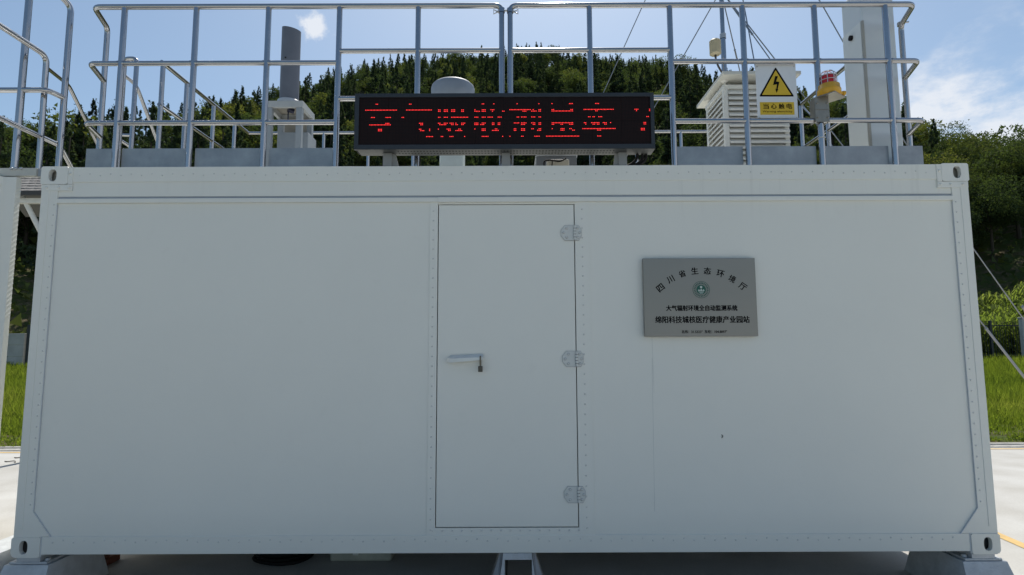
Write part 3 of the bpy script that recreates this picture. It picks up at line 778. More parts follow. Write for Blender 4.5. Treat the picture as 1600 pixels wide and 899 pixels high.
# ================================================================== LED DISPLAY
def led():
    Yf, Yk = -.055, .065
    x0, x1 = P(553.5, 200, Yf).x, P(1023, 200, Yf).x
    z1, z0 = P(790, 145.5, Yf).z, P(790, 233, Yf).z
    t = thing("led_display", "long black display board with red dot-matrix Chinese text on the roof edge", "display", ((x0+x1)/2, (Yf+Yk)/2, z0))
    ix0, ix1 = P(560.5, 190, Yf).x, P(1017, 190, Yf).x; iz1, iz0 = P(790, 151.5, Yf).z, P(790, 225.5, Yf).z
    b = MB(); b.box(x0, x1, Yf, Yf+.02, iz1, z1, .002); b.box(x0, x1, Yf, Yf+.02, z0, iz0, .002); b.box(x0, ix0, Yf, Yf+.02, iz0, iz1); b.box(ix1, x1, Yf, Yf+.02, iz0, iz1)
    b.build("bezel", LEDF, t)
    b = MB(); b.box(x0+.004, x1-.004, Yf+.02, Yk, z0+.01, z1-.003); b.build("housing", LEDF, t)
    # panel material: dark, fine dot grid, module seams
    m = bpy.data.materials.new("led_panel"); m.use_nodes = True; N = m.node_tree.nodes; L = m.node_tree.links; bs = N['Principled BSDF']
    geo = N.new('ShaderNodeNewGeometry'); sp = N.new('ShaderNodeSeparateXYZ'); L.new(geo.outputs['Position'], sp.inputs[0])
    pitch = (ix1-ix0)/200
    def mth(op, a, b_):
        n = N.new('ShaderNodeMath'); n.operation = op
        for i, v in enumerate((a, b_)):
            if isinstance(v, (int, float)): n.inputs[i].default_value = v
            else: L.new(v, n.inputs[i])
        return n.outputs[0]
    gx = mth('ABSOLUTE', mth('SUBTRACT', mth('FRACT', mth('DIVIDE', mth('SUBTRACT', sp.outputs[0], ix0), pitch), 0), .5), 0)
    gz = mth('ABSOLUTE', mth('SUBTRACT', mth('FRACT', mth('DIVIDE', mth('SUBTRACT', sp.outputs[2], iz0), pitch), 0), .5), 0)
    dot = mth('LESS_THAN', mth('MAXIMUM', gx, gz), .30)
    mx = N.new('ShaderNodeMix'); mx.data_type = 'RGBA'; L.new(dot, mx.inputs[0]); mx.inputs[6].default_value = (.004, .004, .005, 1); mx.inputs[7].default_value = (.022, .007, .007, 1)
    L.new(mx.outputs[2], bs.inputs['Base Color']); bs.inputs['Roughness'].default_value = .75; bs.inputs['Specular IOR Level'].default_value = .2
    nmod = 10; w = (ix1-ix0)/nmod
    hz = (iz1-iz0)/2
    for k in range(nmod):
        for r in range(2):
            b = MB(); b.box(ix0+k*w+.0006, ix0+(k+1)*w-.0006, Yf+.008, Yf+.0199, iz0+r*hz+.0006, iz0+(r+1)*hz-.0006); b.build("led_module", m, t)
    # lit dots
    C1 = {181: [(305,330),(735,745)], 256: [(190,570),(695,1020)], 272: [(170,195),(500,535),(700,725)], 350: [(245,280),(435,490),(635,650)],
          428: [(440,465),(870,900)], 446: [(225,490),(880,900)], 505: [(340,370),(870,885),(985,995)], 523: [(345,375),(885,920),(985,995)], 600: [(945,1020),(1140,1150)],
          262: [(1105,1130),(1180,1210)], 279: [(1105,1130),(1180,1210)], 352: [(1105,1130),(1180,1210)], 430: [(1105,1130),(1180,1210)], 447: [(1115,1205)],
          507: [(1105,1110),(1220,1250)], 524: [(1225,1250)]}
    C2 = {185: [(440,448),(578,586),(882,892),(1155,1163)], 262: [(52,85),(168,200),(342,352),(440,470),(555,585),(788,1050),(1080,1088),(1155,1185)],
          280: [(52,85),(168,200),(345,395),(440,470),(560,570),(690,720),(960,990),(1078,1125),(1155,1185)],
          353: [(52,80),(110,260),(342,375),(440,470),(515,525),(555,570),(650,685),(880,910),(942,995),(1078,1110),(1155,1185)],
          430: [(35,65),(95,100),(185,220),(342,375),(430,470),(575,585),(635,660),(845,895),(942,995),(1078,1110),(1155,1190)],
          448: [(40,65),(105,118),(170,190),(345,372),(425,455),(575,585),(640,660),(945,975),(1080,1105),(1160,1185)],
          507: [(130,155),(345,350),(440,470),(600,625),(845,875),(945,970),(1080,1086),(1158,1185)],
          524: [(110,180),(440,470),(575,645),(845,875),(945,970),(1155,1185)],
          600: [(30,65),(205,215),(438,470),(495,508),(690,700),(787,797),(942,955),(1115,1165),(1255,1300)]}
    C3 = {158: [(88,97),(290,318),(585,610)], 222: [(88,112),(298,318),(448,785),(1030,1055),(1185,1192)], 242: [(88,320),(585,595),(1032,1040),(1185,1192)],
          303: [(500,510),(550,560),(620,648),(1152,1165)], 372: [(90,322),(448,475),(535,612),(672,700),(740,745),(1118,1145)],
          390: [(95,110),(195,215),(295,320),(465,475),(550,560),(600,612),(688,698),(1122,1142)],
          440: [(92,98),(195,220),(297,300),(432,800),(1100,1130)], 457: [(195,220),(330,342),(600,630),(1098,1130)], 522: [(60,395),(603,632)]}
    b = MB(); seen = set(); pz = (iz1-iz0)/32
    for Cc, ox, sc in ((C1, 550, 8.175), (C2, 700, 8.175), (C3, 850, 7.19)):
        for y, runs in Cc.items():
            for a, e in runs:
                pa, pe = P(ox+a/sc, 140+y/sc, Yf+.006), P(ox+e/sc, 140+y/sc, Yf+.006)
                i0, i1 = int((pa.x-ix0)/pitch), int((pe.x-ix0)/pitch); j = int((pa.z-iz0)/pz)
                for i in range(i0, max(i0, i1)+1):
                    if (i, j) in seen: continue
                    seen.add((i, j)); x = ix0+(i+.5)*pitch; z = iz0+(j+.5)*pz; r = pitch*.27; rz_ = pitch*.23; y_ = Yf+.0035
                    b.add([(x-r, y_+.003, z-rz_), (x+r, y_+.003, z-rz_), (x+r, y_+.003, z+rz_), (x-r, y_+.003, z+rz_), (x, y_, z)], [(0,1,4), (1,2,4), (2,3,4), (3,0,4)])
    b.build("lit_dots", M("red_led_lit", (.5, .02, .02), .4, emit=(1.0, .035, .035), estr=2.1), t, kind='stuff')
    # slotted underside
    zu = z0; xs0, xs1 = P(622, 238, 0).x, P(962, 238, 0).x
    b = MB(); ny = 5; ys = [Yf, Yf+.028, Yf+.048, Yf+.072, Yf+.092, Yk+.004]
    ns = 68; step = (xs1-xs0)/ns; cells = [x0, xs0]+sum([[xs0+k*step+.010, xs0+(k+1)*step] for k in range(ns)], [])+[x1]
    cells[0] = x0+.02
    V = []; F = []; nx = len(cells)
    for yy in ys:
        for xx in cells: V.append((xx, yy+.0, zu-.001))
    for j in range(len(ys)-1):
        for i in range(nx-1):
            if j in (1, 3) and 1 <= i < nx-2 and i % 2 == 1: continue
            F.append((j*nx+i, j*nx+i+1, (j+1)*nx+i+1, (j+1)*nx+i))
    b.add(V, F); b.build("slotted_underside", M("grey_sheet", (.065, .07, .07), .6, .2), t)
    b = MB(); b.box(x0+.005, x1-.005, Yf+.004, Yk, zu+.006, z0+.012); b.build("vent_void", DARK, t)
    # legs
    lm = M('leg_grey', (.24, .25, .25), .5, 0, .1, 10)
    for (a, c, g) in ((599, 613, 624), (784, 797, None), (966, 979, 958)):
        xa, xc = P(a, 252, .03).x, P(c, 252, .03).x
        b = MB(); b.box(xa, xc, .012, .055, ZT-.004, zu-.0015, .002)
        if g:
            xg = P(g, 256, .05).x; xn = xc if g > c else xa
            top = P(g+(-5 if g > c else 2), 243, .05).x
            b.hexa([(xn, .030, ZT-.004), (xg, .034, ZT-.004), (xg, .05, ZT-.004), (xn, .05, ZT-.004), (xn, .030, zu-.002), (top, .034, zu-.002), (top, .05, zu-.002), (xn, .05, zu-.002)])
        b.build("leg", lm, t)
    # cable
    b = MB()
    for k, dx in enumerate((0, 8, 13)):
        b.tube(fillet([P(996+dx, 238, .05), P(995+dx*1.1, 250, .06), P(984+dx, 259, .07), P(966+dx*.3, 262, .06)], .06), .010, 8)
    tag(b.build("black_cable", BLACK), "black cables drooping from under the right end of the red display onto the roof", "cable")
led()

# ================================================================== ROOF INSTRUMENTS
def chimney():
    Y0, Y1 = 1.0, 1.30
    xa, xb = P(415, 165, Y0).x, P(473, 165, Y0).x
    zt, zb = P(445, 157.5, Y0).z, ZT-.006
    t = thing("sampler_stand", "white square frame stand with an open top box, under the tall grey pipe", "instrument stand", ((xa+xb)/2, 1.15, zb))
    bw = .043
    b = MB(); b.box(xa, xb, Y0, Y0+.03, zt-.055, zt, .002); b.box(xa, xb, Y1-.03, Y1, zt-.055, zt, .002); b.box(xa, xa+.03, Y0+.031, Y1-.031, zt-.055, zt); b.box(xb-.03, xb, Y0+.031, Y1-.031, zt-.055, zt)
    b.build("top_frame", M("frame_grey_white", (.40, .42, .43), .5, 0, .1, 12), t)
    b = MB(); b.box(xa+.031, xb-.031, Y0+.031, Y1-.031, zt-.012, zt-.002); b.build("lid_plate", M("tan_plate", (.30, .28, .24), .6), t)
    for x in (xa+.004, xb-bw-.012):
        for y in (Y0+.003, Y1-bw-.003):
            b = MB(); b.box(x, x+bw+.006, y, y+bw, zb, zt-.056, .002); b.build("leg", GREYP, t)
    b = MB(); b.box(xa+.07, xb+.005, Y0+.14, Y1+.05, zb, zt-.22, .006); b.build("inner_cabinet", GREYP, t)
    b = MB(); b.box(xa+.07, xb-.05, Y1-.055, Y1-.045, zt-.22, zt-.06); b.build("back_plate", M("tan_plate", (.30, .28, .24), .6), t)
    c = P(452, 172, Y0+.1); b = MB(); b.tube([(c.x-.012, Y0+.1, c.z+.004), (c.x+.028, Y0+.13, c.z-.002)], .022, 14); b.tube([(c.x-.008, Y0+.1, c.z), (c.x-.008, Y0+.1, c.z-.12)], .006, 8)
    b.build("motor", M("blue_black", (.015, .02, .05), .4), t)
    cx = P(452, 150, Y0+.13).x; cy = Y0+.13
    t = thing("exhaust_pipe", "tall grey plastic pipe with slanted top standing on the white frame stand at left", "pipe", (cx, cy, zt))
    r = .079; ztop_ = P(452, 47, cy).z
    b = MB(); seg = 28; vs = []; zs = [zt+.02, zt+.2, ztop_]
    for i, z in enumerate(zs):
        for k in range(seg):
            a = 2*PI*k/seg; zz = z
            if i == 2: zz = z - .016*math.cos(a)*1.0 + .012*math.sin(a)
            vs.append((cx+r*math.cos(a), cy+r*math.sin(a), zz))
    for k in range(seg):
        a = 2*PI*k/seg; vs.append((cx+(r-.008)*math.cos(a), cy+(r-.008)*math.sin(a), ztop_-.016*math.cos(a)+.012*math.sin(a)))
    for k in range(seg):
        a = 2*PI*k/seg; vs.append((cx+(r-.008)*math.cos(a), cy+(r-.008)*math.sin(a), zt+.05))
    fs = []
    for i in (0, 1):
        for k in range(seg): j = (k+1) % seg; fs.append((i*seg+k, i*seg+j, (i+1)*seg+j, (i+1)*seg+k))
    b.add(vs[:3*seg], fs, True)
    rim = vs[2*seg:3*seg]+vs[3*seg:4*seg]; b.add(rim, [(k, (k+1) % seg, seg+(k+1) % seg, seg+k) for k in range(seg)])
    b.add(vs[3*seg:5*seg], [(k, (k+1) % seg, seg+(k+1) % seg, seg+k) for k in range(seg)], True); b.build("pipe_body", PVC, t)
    b = MB(); b.lathe((cx, cy, zt+.001), [(.100, 0), (.100, .02), (.094, .045), (.082, .05)], 28); b.build("collar", M("light_pvc", (.52, .54, .56), .35), t)
    c = P(446, 90, cy-.079); b = MB(); b.lathe((c.x, cy-.077, c.z), [(0, .006), (.006, .006), (.008, 0)], 8, 'y'); b.build("screw", DARK, t)
    # domed sampler
    Ym = .95; cx, z0 = P(707, 250, Ym).x, ZT-.006; zc = P(707, 145, Ym).z; r = (P(741, 140, Ym).x-P(673.5, 140, Ym).x)/2
    t = thing("air_sampler", "pale dome-capped air sampler on a square pedestal, half hidden behind the display", "air sampler", (cx, Ym, z0))
    zd = P(707, 124.5, Ym-.05).z
    b = MB(); h = zd-zc
    b.lathe((cx, Ym, zc), [(r*.55, -.16), (r*.985, -.12), (r, -.02), (r, h*.30), (r*.965, h*.52), (r*.86, h*.72), (r*.66, h*.88), (r*.35, h*.975), (0.001, h)], 40); b.build("dome_cap", M("pale_cap", (.24, .28, .34), .6), t)
    w = (P(725, 250, Ym).x-P(688.5, 250, Ym).x)/2
    b = MB(); b.box(cx-w, cx+w, Ym-w, Ym+w, z0, zc-.14, .012); b.build("pedestal", M("pale_grey_green", (.50, .56, .55), .45), t)
    # grey box with a beige device
    Yg = .40; x0, x1 = P(838, 250, Yg).x, P(901, 250, Yg).x; zt_ = P(870, 243, Yg).z
    t = thing("junction_box", "low grey metal box on the roof just under the right part of the display", "junction box", ((x0+x1)/2, Yg, z0))
    b = MB(); b.box(x0, x1, Yg, Yg+.25, z0, zt_-.006, .004); b.build("box_body", M("box_grey", (.20, .22, .24), .5, .3), t)
    b = MB(); b.box(x0-.006, x1+.006, Yg-.006, Yg+.256, zt_-.006, zt_, .002); b.build("lid", GREYP, t)
    Yd = .30; a, c = P(852, 256.5, Yd), P(889, 256.5, Yd)
    t = thing("floodlight", "small beige lamp head with black cable loop in front of the low grey box", "lamp", (a.x, Yd, z0))
    b = MB(); b.box(a.x+.01, c.x, Yd-.03, Yd+.05, z0+.005, P(870, 250.5, Yd).z, .010); b.build("lamp_body", M("beige_plastic", (.40, .39, .34), .5), t)
    b = MB(); b.tube(fillet([P(850, 263, Yd-.04), P(850, 252, Yd-.04), P(858, 250, Yd-.04), P(875, 253, Yd-.04), P(884, 248, Yd-.02)], .04), .006, 6)
    b.tube([P(863, 252, Yd-.045), P(862, 263, Yd-.045)], .004, 6); b.build("lamp_cable", BLACK, t)
chimney()

def shelter():
    Y0 = .62
    xf0, xf1 = P(1131, 160, Y0).x, P(1233, 190, Y0).x
    zb = ZT-.006; zt = P(1150, 133, Y0).z
    Y1 = PX(1103, 175, xf0).y
    t = thing("instrument_shelter", "white louvred instrument shelter with flat canopy roof behind the warning sign", "instrument shelter", ((xf0+xf1)/2, (Y0+Y1)/2, zb))
    b = MB(); e = .035
    for x in (xf0, xf1-e):
        for y in (Y0, Y1-e): b.box(x, x+e, y, y+e, zb, zt, .002)
    b.box(xf0-.003, xf1+.003, Y0-.003, Y1+.003, zt-.03, zt+.002, .002); b.box(xf0+.002, xf1-.002, Y0+.002, Y1-.002, zb+.001, zb+.02)
    b.build("frame", CREAMP, t)
    b = MB(); b.box(xf0+.035, xf1-.035, Y0+.04, Y1-.04, zb+.02, zt-.035); b.build("inner_box", M("shelter_inner", (.45, .45, .43), .8), t)
    n = 18; h = (zt-.035-zb-.02)/n
    for k in range(n):       # front slats: sloping boards
        z = zb+.02+k*h; b = MB()
        x0, x1 = xf0+.036, xf1-.002
        b.hexa([(x0, Y0-.012, z), (x1, Y0-.012, z), (x1, Y0+.028, z+h*.62), (x0, Y0+.028, z+h*.62), (x0, Y0-.012, z+h*.40), (x1, Y0-.012, z+h*.40), (x1, Y0+.028, z+h*1.3), (x0, Y0+.028, z+h*1.3)])
        b.build("slat", CREAMP, t)
    for k in range(n):       # left side slats
        z = zb+.02+k*h; b = MB(); y0, y1 = Y0+.036, Y1-.036
        b.hexa([(xf0-.002, y0, z), (xf0+.028, y0, z+h*.62), (xf0+.028, y1, z+h*.62), (xf0-.002, y1, z), (xf0-.002, y0, z+h*.36), (xf0+.028, y0, z+h*1.1), (xf0+.028, y1, z+h*1.1), (xf0-.002, y1, z+h*.36)])
        b.build("slat", CREAMP, t)
    # canopy roof
    Yc = Y0-.10; zc = P(1128, 116.5, Yc).z; xc0 = P(1129, 112, Yc).x; xc1 = P(1252, 112, Yc).x
    Yc1 = PX(1088, 160, xc0).y
    b = MB(); b.box(xc0, xc1, Yc, Yc1, zc, zc+.028, .004); b.build("canopy", M("canopy_white", (.60, .60, .55), .5), t)
    b = MB()
    for (x, y) in ((xf0+.02, Y0+.02), (xf0+.02, Y1-.03), (xf1-.03, Y0+.02), (xf1-.03, Y1-.03)):
        b.tube([(x, y, zt-.005), (x, y, zc+.001)], .008, 8); b.lathe((x, y, zc-.012), [(.006, -.006), (.028, .012)], 14)
    b.build("canopy_studs", CREAMP, t)
    # domed vent hump between box and canopy
    b = MB(); b.box(xf0+.07, xf1-.05, Y0+.06, Y1-.06, zt, zt+.03, .01); b.build("cap_tray", CREAMP, t)
shelter()

def mast():
    Ym = 2.95; px0 = P(1131, 93, Ym); x = px0.x
    zt = P(1112, -330, Ym).z
    t = thing("guyed_mast", "tall thin steel mast with wires, rising out of the picture behind the white shelter", "mast", (x, Ym, 0))
    b = MB(); zj = P(1128, 56, Ym).z
    b.tube([(x, Ym, 0), (x, Ym, zj)], .030, 14); b.tube([(x, Ym, zj), (x, Ym, zt)], .0255, 14); b.build("pole", STEEL, t)
    b = MB(); b.lathe((x, Ym, zj-.01), [(.036, -.03), (.036, .03)], 14); b.build("joint_sleeve", GALV, t)
    z_lo = P(1127, -15, Ym).z; z_hi = P(1120, -240, Ym).z
    b = MB()
    for z in (z_lo, z_hi): b.lathe((x, Ym, z), [(.03, -.015), (.06, -.01), (.06, .01), (.03, .015)], 14)
    b.build("guy_collar", GALV, t)
    WM = M("wire_steel", (.30, .31, .33), .35, .9)
    def guy(a, c, hi, yend=745):
        dx = (c[0]-a[0])/(c[1]-a[1]); xe = a[0]+dx*(yend-a[1]); e = PZ(xe, yend, .0 if yend > 600 else ZT-.01)
        s = Vector((x, Ym, z_hi if hi else z_lo))
        # start exactly on the line of sight plane through the photographed wire
        pts = [s, e]
        if a[0] == 1518:     # this long wire sags a little
            nrm = (e-s).cross(Vector((0, 0, 1))).normalized(); pts = [s]
            for px, py in ((1283, 5), (1317, 65), (1420, 232), (1518, 385), (1600, 500)):
                r = ray(px, py); pts.append(CAM+r*((s-CAM).dot(nrm)/r.dot(nrm)))
            pts.append(e)
        b = MB(); b.tube(pts, .0065, 6); b.build("guy_wire", WM, t); return s, e
    guys = [((990, 0), (929, 143), 1, 735), ((1110, 8), (1030, 150), 0, 735), ((1132, 8.7), (1151.5, 92), 0, 720), ((1141, 8.7), (1201.6, 92.8), 0, 362),
            ((1165, 8), (1180, 93), 1, 362), ((1518, 385), (1600, 500), 1, 760), ((1531, 517), (1600, 600), 0, 780)]
    ends = [guy(a, c, h, y) for a, c, h, y in guys]
    def on(se, px, py):   # nearest point of the wire to the ray
        s, e = se; d = (e-s); r = ray(px, py); w = s-CAM
        A = d.dot(d); B = d.dot(r); D = d.dot(w); E_ = r.dot(w); k = (B*E_-D)/(A-B*B); return s+d*k
    def tb(se, p, q, r):
        b = MB()
        a, c = on(se, *p), on(se, *q); b.tube([a, c], r, 8); b.lathe(a, [(0.001, -r*1.6), (r*1.5, 0), (.001, r*1.6)], 8); b.lathe(c, [(0.001, -r*1.6), (r*1.5, 0), (.001, r*1.6)], 8); b.build("turnbuckle", WM, t)
    tb(ends[3], (1141, 8), (1176, 53), .011); tb(ends[5], (1588, 484), (1598, 500), .016); tb(ends[6], (1532, 518), (1640, 650), .013); tb(ends[2], (1149, 78), (1152, 92), .01)
    # cream louvred sensor on an arm
    c = P(1118, 86, Ym-.22); r = (P(1126.5, 75, Ym-.22).x-P(1109, 75, Ym-.22).x)/2; zc0, zc1 = P(1118, 86, Ym-.22).z, P(1118, 63, Ym-.22).z
    t2 = thing("weather_sensor", "small cream cylindrical weather sensor on an arm left of the mast", "sensor", (c.x, Ym-.22, zc0))
    prof = [(0.001, 0), (r*.8, 0)]; n = 12; H = zc1-zc0
    for k in range(n): z = H*(.04+.9*k/n); prof += [(r*.86, z), (r, z+.003), (r, z+H*.045), (r*.86, z+H*.05)]
    prof += [(r*.8, H), (.001, H)]
    b = MB(); b.lathe((c.x, Ym-.22, zc0), prof, 22); b.build("sensor_shield", M("cream_plastic", (.50, .45, .32), .5), t2)
    b = MB(); b.tube(fillet([(c.x, Ym-.22, zc0), (c.x, Ym-.22, zc0-.04), (c.x+.03, Ym-.2, zc0-.12), (x, Ym-.03, zc0-.2)], .03), .012, 8); b.build("bracket_arm", M("dark_bracket", (.03, .03, .035), .5), t2)
mast()

def white_cabinet():
    Y0 = .36
    xn = P(1352, 120, Y0).x; xe = P(1404.5, 120, Y0).x; Y1 = PX(1321, 120, xn).y
    zt = P(1348, -21, Y0).z; zb = ZT-.006
    t = thing("white_cabinet", "tall plain white cabinet standing on the roof at far right, rising out of the picture", "cabinet", ((xn+xe)/2, (Y0+Y1)/2, zb))
    b = MB(); b.box(xn, xe, Y0, Y1, zb, zt, .012); b.build("cabinet_body", M("cabinet_white", (.60, .64, .66), .42, .1, .05, 3, .03, 60), t)
    zs = P(1351, 33, Y0).z
    b = MB(); b.box(xn-.006, xn-.001, Y0+.008, Y1-.005, zb+.01, zs, .001); b.build("side_door", M("cabinet_white2", (.68, .71, .70), .4, 0, .05, 3), t)
    b = MB(); b.box(xn-.004, xn+.012, Y0-.010, Y0+.006, zb+.01, zs, .002); b.build("edge_strip", M("edge_grey", (.38, .37, .33), .5, .3), t)
    c = PX(1332, 60, xn); b = MB(); b.tube([(xn+.002, c.y, c.z), (xn-.022, c.y, c.z)], .020, 14); b.build("vent_plug", BLACK, t)
    b = MB(); q = PX(1336, 58, xn)
white_cabinet()

def warning_sign():
    Yp = YR+.022
    A, B, Cc, Dd = P(1180, 98, Yp), P(1243, 98, Yp), P(1247.5, 187.5, Yp), P(1184, 186, Yp)
    x0, x1, z0, z1 = P(1182, 140, Yp).x, P(1245, 140, Yp).x, P(1215, 187, Yp).z, P(1215, 100, Yp).z
    t = thing("warning_sign", "white electric shock warning sign with yellow triangle, fixed between rails right of the display", "warning sign", ((x0+x1)/2, Yp, z0))
    b = MB(); b.box(x0, x1, Yp, Yp+.006, z0, z1, .001)
    b.build("sign_plate", SIGNW, t)
    def q(x, y): p = P(1170+x/8.175, 90+y/8.175, Yp); return (p.x, p.z)
    def round_tri(pts, r):
        f = fillet([Vector((p[0], 0, p[1])) for p in (pts[-1:]+pts+pts[:1])], r, 5)[1:-1]
        return [(v.x, v.z) for v in f]
    tri = [q(340, 122), q(580, 500), q(132, 500)]; b = MB(); b.prism(round_tri(tri, .012), Yp-.001, Yp); b.build("triangle_border", INK, t)
    tri = [q(341, 166), q(541, 480), q(168, 480)]; b = MB(); b.prism(tri, Yp-.002, Yp-.001); b.build("triangle", YEL, t)
    bolt = [(335,240),(370,243),(347,308),(389,316),(367,405),(376,406),(353,455),(338,404),(349,405),(358,345),(308,354)]
    b = MB(); b.prism([q(*p) for p in bolt], Yp-.003, Yp-.002); b.build("lightning_bolt", INK, t)
    a, c = q(140, 572), q(585, 732); b = MB(); b.box(a[0], c[0], Yp-.001, Yp, c[1], a[1]); b.build("text_panel", YEL, t)
    a, c = q(187, 590), q(548, 658); 
    w = (c[0]-a[0])
    for i, ch in enumerate("当心触电"):
        cx = a[0]+w*(.085+.277*i); text_part(ch, "character", cx, (a[1]+c[1])/2, .037, .037, Yp-.0012, INK, t, 0, .03)
    a, c = q(175, 680), q(557, 708); text_part("Warning electricity", "lettering", (a[0]+c[0])/2, (a[1]+c[1])/2, c[0]-a[0], (a[1]-c[1]), Yp-.0012, INK, t, 0, .02)
    b = MB()
    for (x, z) in ((x0+.012, z0+.012), (x1-.012, z0+.012), (x0+.012, z1-.02), (x1-.012, z1-.02)): b.lathe((x, Yp, z), [(0, .003), (.004, .003), (.005, 0)], 8, 'y')
    b.build("screws", GALV, t)
    b = MB(); b.box(x1-.075, x1-.004, Yp+.007, Yp+.03, z0-.012, z0+.004); b.build("rear_clip", BLACK, t)
warning_sign()

def beacon():
    Yc = YR-.005
    def q(x, y, Y=Yc): return P(1170+x/8.175, 90+y/8.175, Y)
    px = pR[1]
    zpl = q(1000, 520).z; c = q(1003, 440)
    cx = c.x; cy = Yc-.02
    t = thing("warning_beacon", "red domed warning beacon with yellow base and wire cage on the right railing", "beacon", (cx, cy, zpl))
    yb = M("beacon_yellow", (.68, .36, .008), .35, 0, .06, 20, coat=.3)
    rb = (q(1143, 450).x-q(862, 450).x)/2; zb1 = q(1000, 375).z; H = zb1-zpl
    b = MB(); b.lathe((cx, cy, zpl+.001), [(.001, 0), (rb, 0), (rb, H*.52), (rb*.96, H*.60), (rb*.93, H*.62), (rb*.90, H*.96), (rb*.84, H), (.001, H)], 32)
    g = q(1172, 480); b.tube([(cx+rb*.7, cy-.01, zpl+H*.26), (cx+rb*1.25, cy-.01, zpl+H*.26)], .013, 12); b.tube([(cx+rb*1.15, cy-.01, zpl+H*.26), (cx+rb*1.36, cy-.01, zpl+H*.26)], .017, 8)
    b.build("base", yb, t)
    rd = (q(1080, 300).x-q(906, 300).x)/2; zt = q(990, 236).z; h = zt-zb1; cxd = q(990, 300).x
    b = MB(); b.lathe((cxd, cy, zb1), [(rd, 0), (rd, h*.62), (rd*.93, h*.82), (rd*.72, h*.95), (rd*.3, h), (.001, h)], 28)
    b.build("red_lens", M("red_lens", (.50, .012, .02), .25, 0, .05, 20, coat=.5), t)
    # outer clear/wire cage
    rg = rd*1.15; hg = (q(990, 190).z-zb1)
    b = MB()
    for k in range(8):
        a = PI*k/4+.25; pts = []
        for j in range(9):
            u = j/8; 
            if u < .5: pts.append((cxd+rg*math.cos(a), cy+rg*math.sin(a), zb1+hg*.62*u*2))
            else:
                w = (u-.5)*PI; pts.append((cxd+rg*math.cos(a)*math.cos(w), cy+rg*math.sin(a)*math.cos(w), zb1+hg*(.62+.38*math.sin(w))))
        b.tube(pts, .0026, 6)
    for u in (.33, .66):
        pts = [(cxd+rg*math.cos(a), cy+rg*math.sin(a), zb1+hg*u*.9) for a in np.linspace(0, 2*PI, 25)]; b.tube(pts, .0026, 6, False)
    b.build("wire_cage", M("cage_wire", (.62, .62, .62), .3, .6), t)
    # bracket
    bt = thing("beacon_bracket", "bent steel bracket plate clamped to a railing post under the red beacon", "bracket", (px, YR, zpl-.2))
    b = MB(); a = math.radians(38); u = Vector((math.cos(a), math.sin(a), 0)); v = Vector((-math.sin(a), math.cos(a), 0))
    b.obox((cx+.005, cy+.005, zpl-.003), u, v, (0, 0, 1), .080, .070, .0025); b.build("plate", M("bracket_steel", (.30, .28, .24), .35, .8, .2, 20), bt)
    b = MB(); zt2 = zpl-.006; zb2 = q(960, 838).z
    b.box(px-.047, px+.047, YR-.030, YR-.026, zb2, zt2); b.box(px+.043, px+.047, YR-.026, YR+.04, zb2, zt2); b.box(px-.047, px-.043, YR-.026, YR+.04, zb2, zt2)
    b.box(px-.047, px+.047, YR-.034, YR-.0305, (zb2+zt2)/2-.001, (zb2+zt2)/2+.003)
    for z in (zb2+.03, zt2-.04): 
        for s in (-1, 1): b.lathe((px+s*.034, YR-.030, z), [(0, .006), (.006, .006), (.007, 0)], 6, 'y')
    b.build("clamp_plate", M("bracket_steel", (.30, .28, .24), .35, .8, .2, 20), bt)
    b = MB(); zz = q(905, 878).z; zz = P(1286, 216, YR).z; b.tube([(px+RP*1.15*math.cos(a_), YR+RP*1.15*math.sin(a_), zz) for a_ in np.linspace(0, 2*PI, 16)], .003, 6, False); b.build("cable_tie", CREAMP, bt)
beacon()

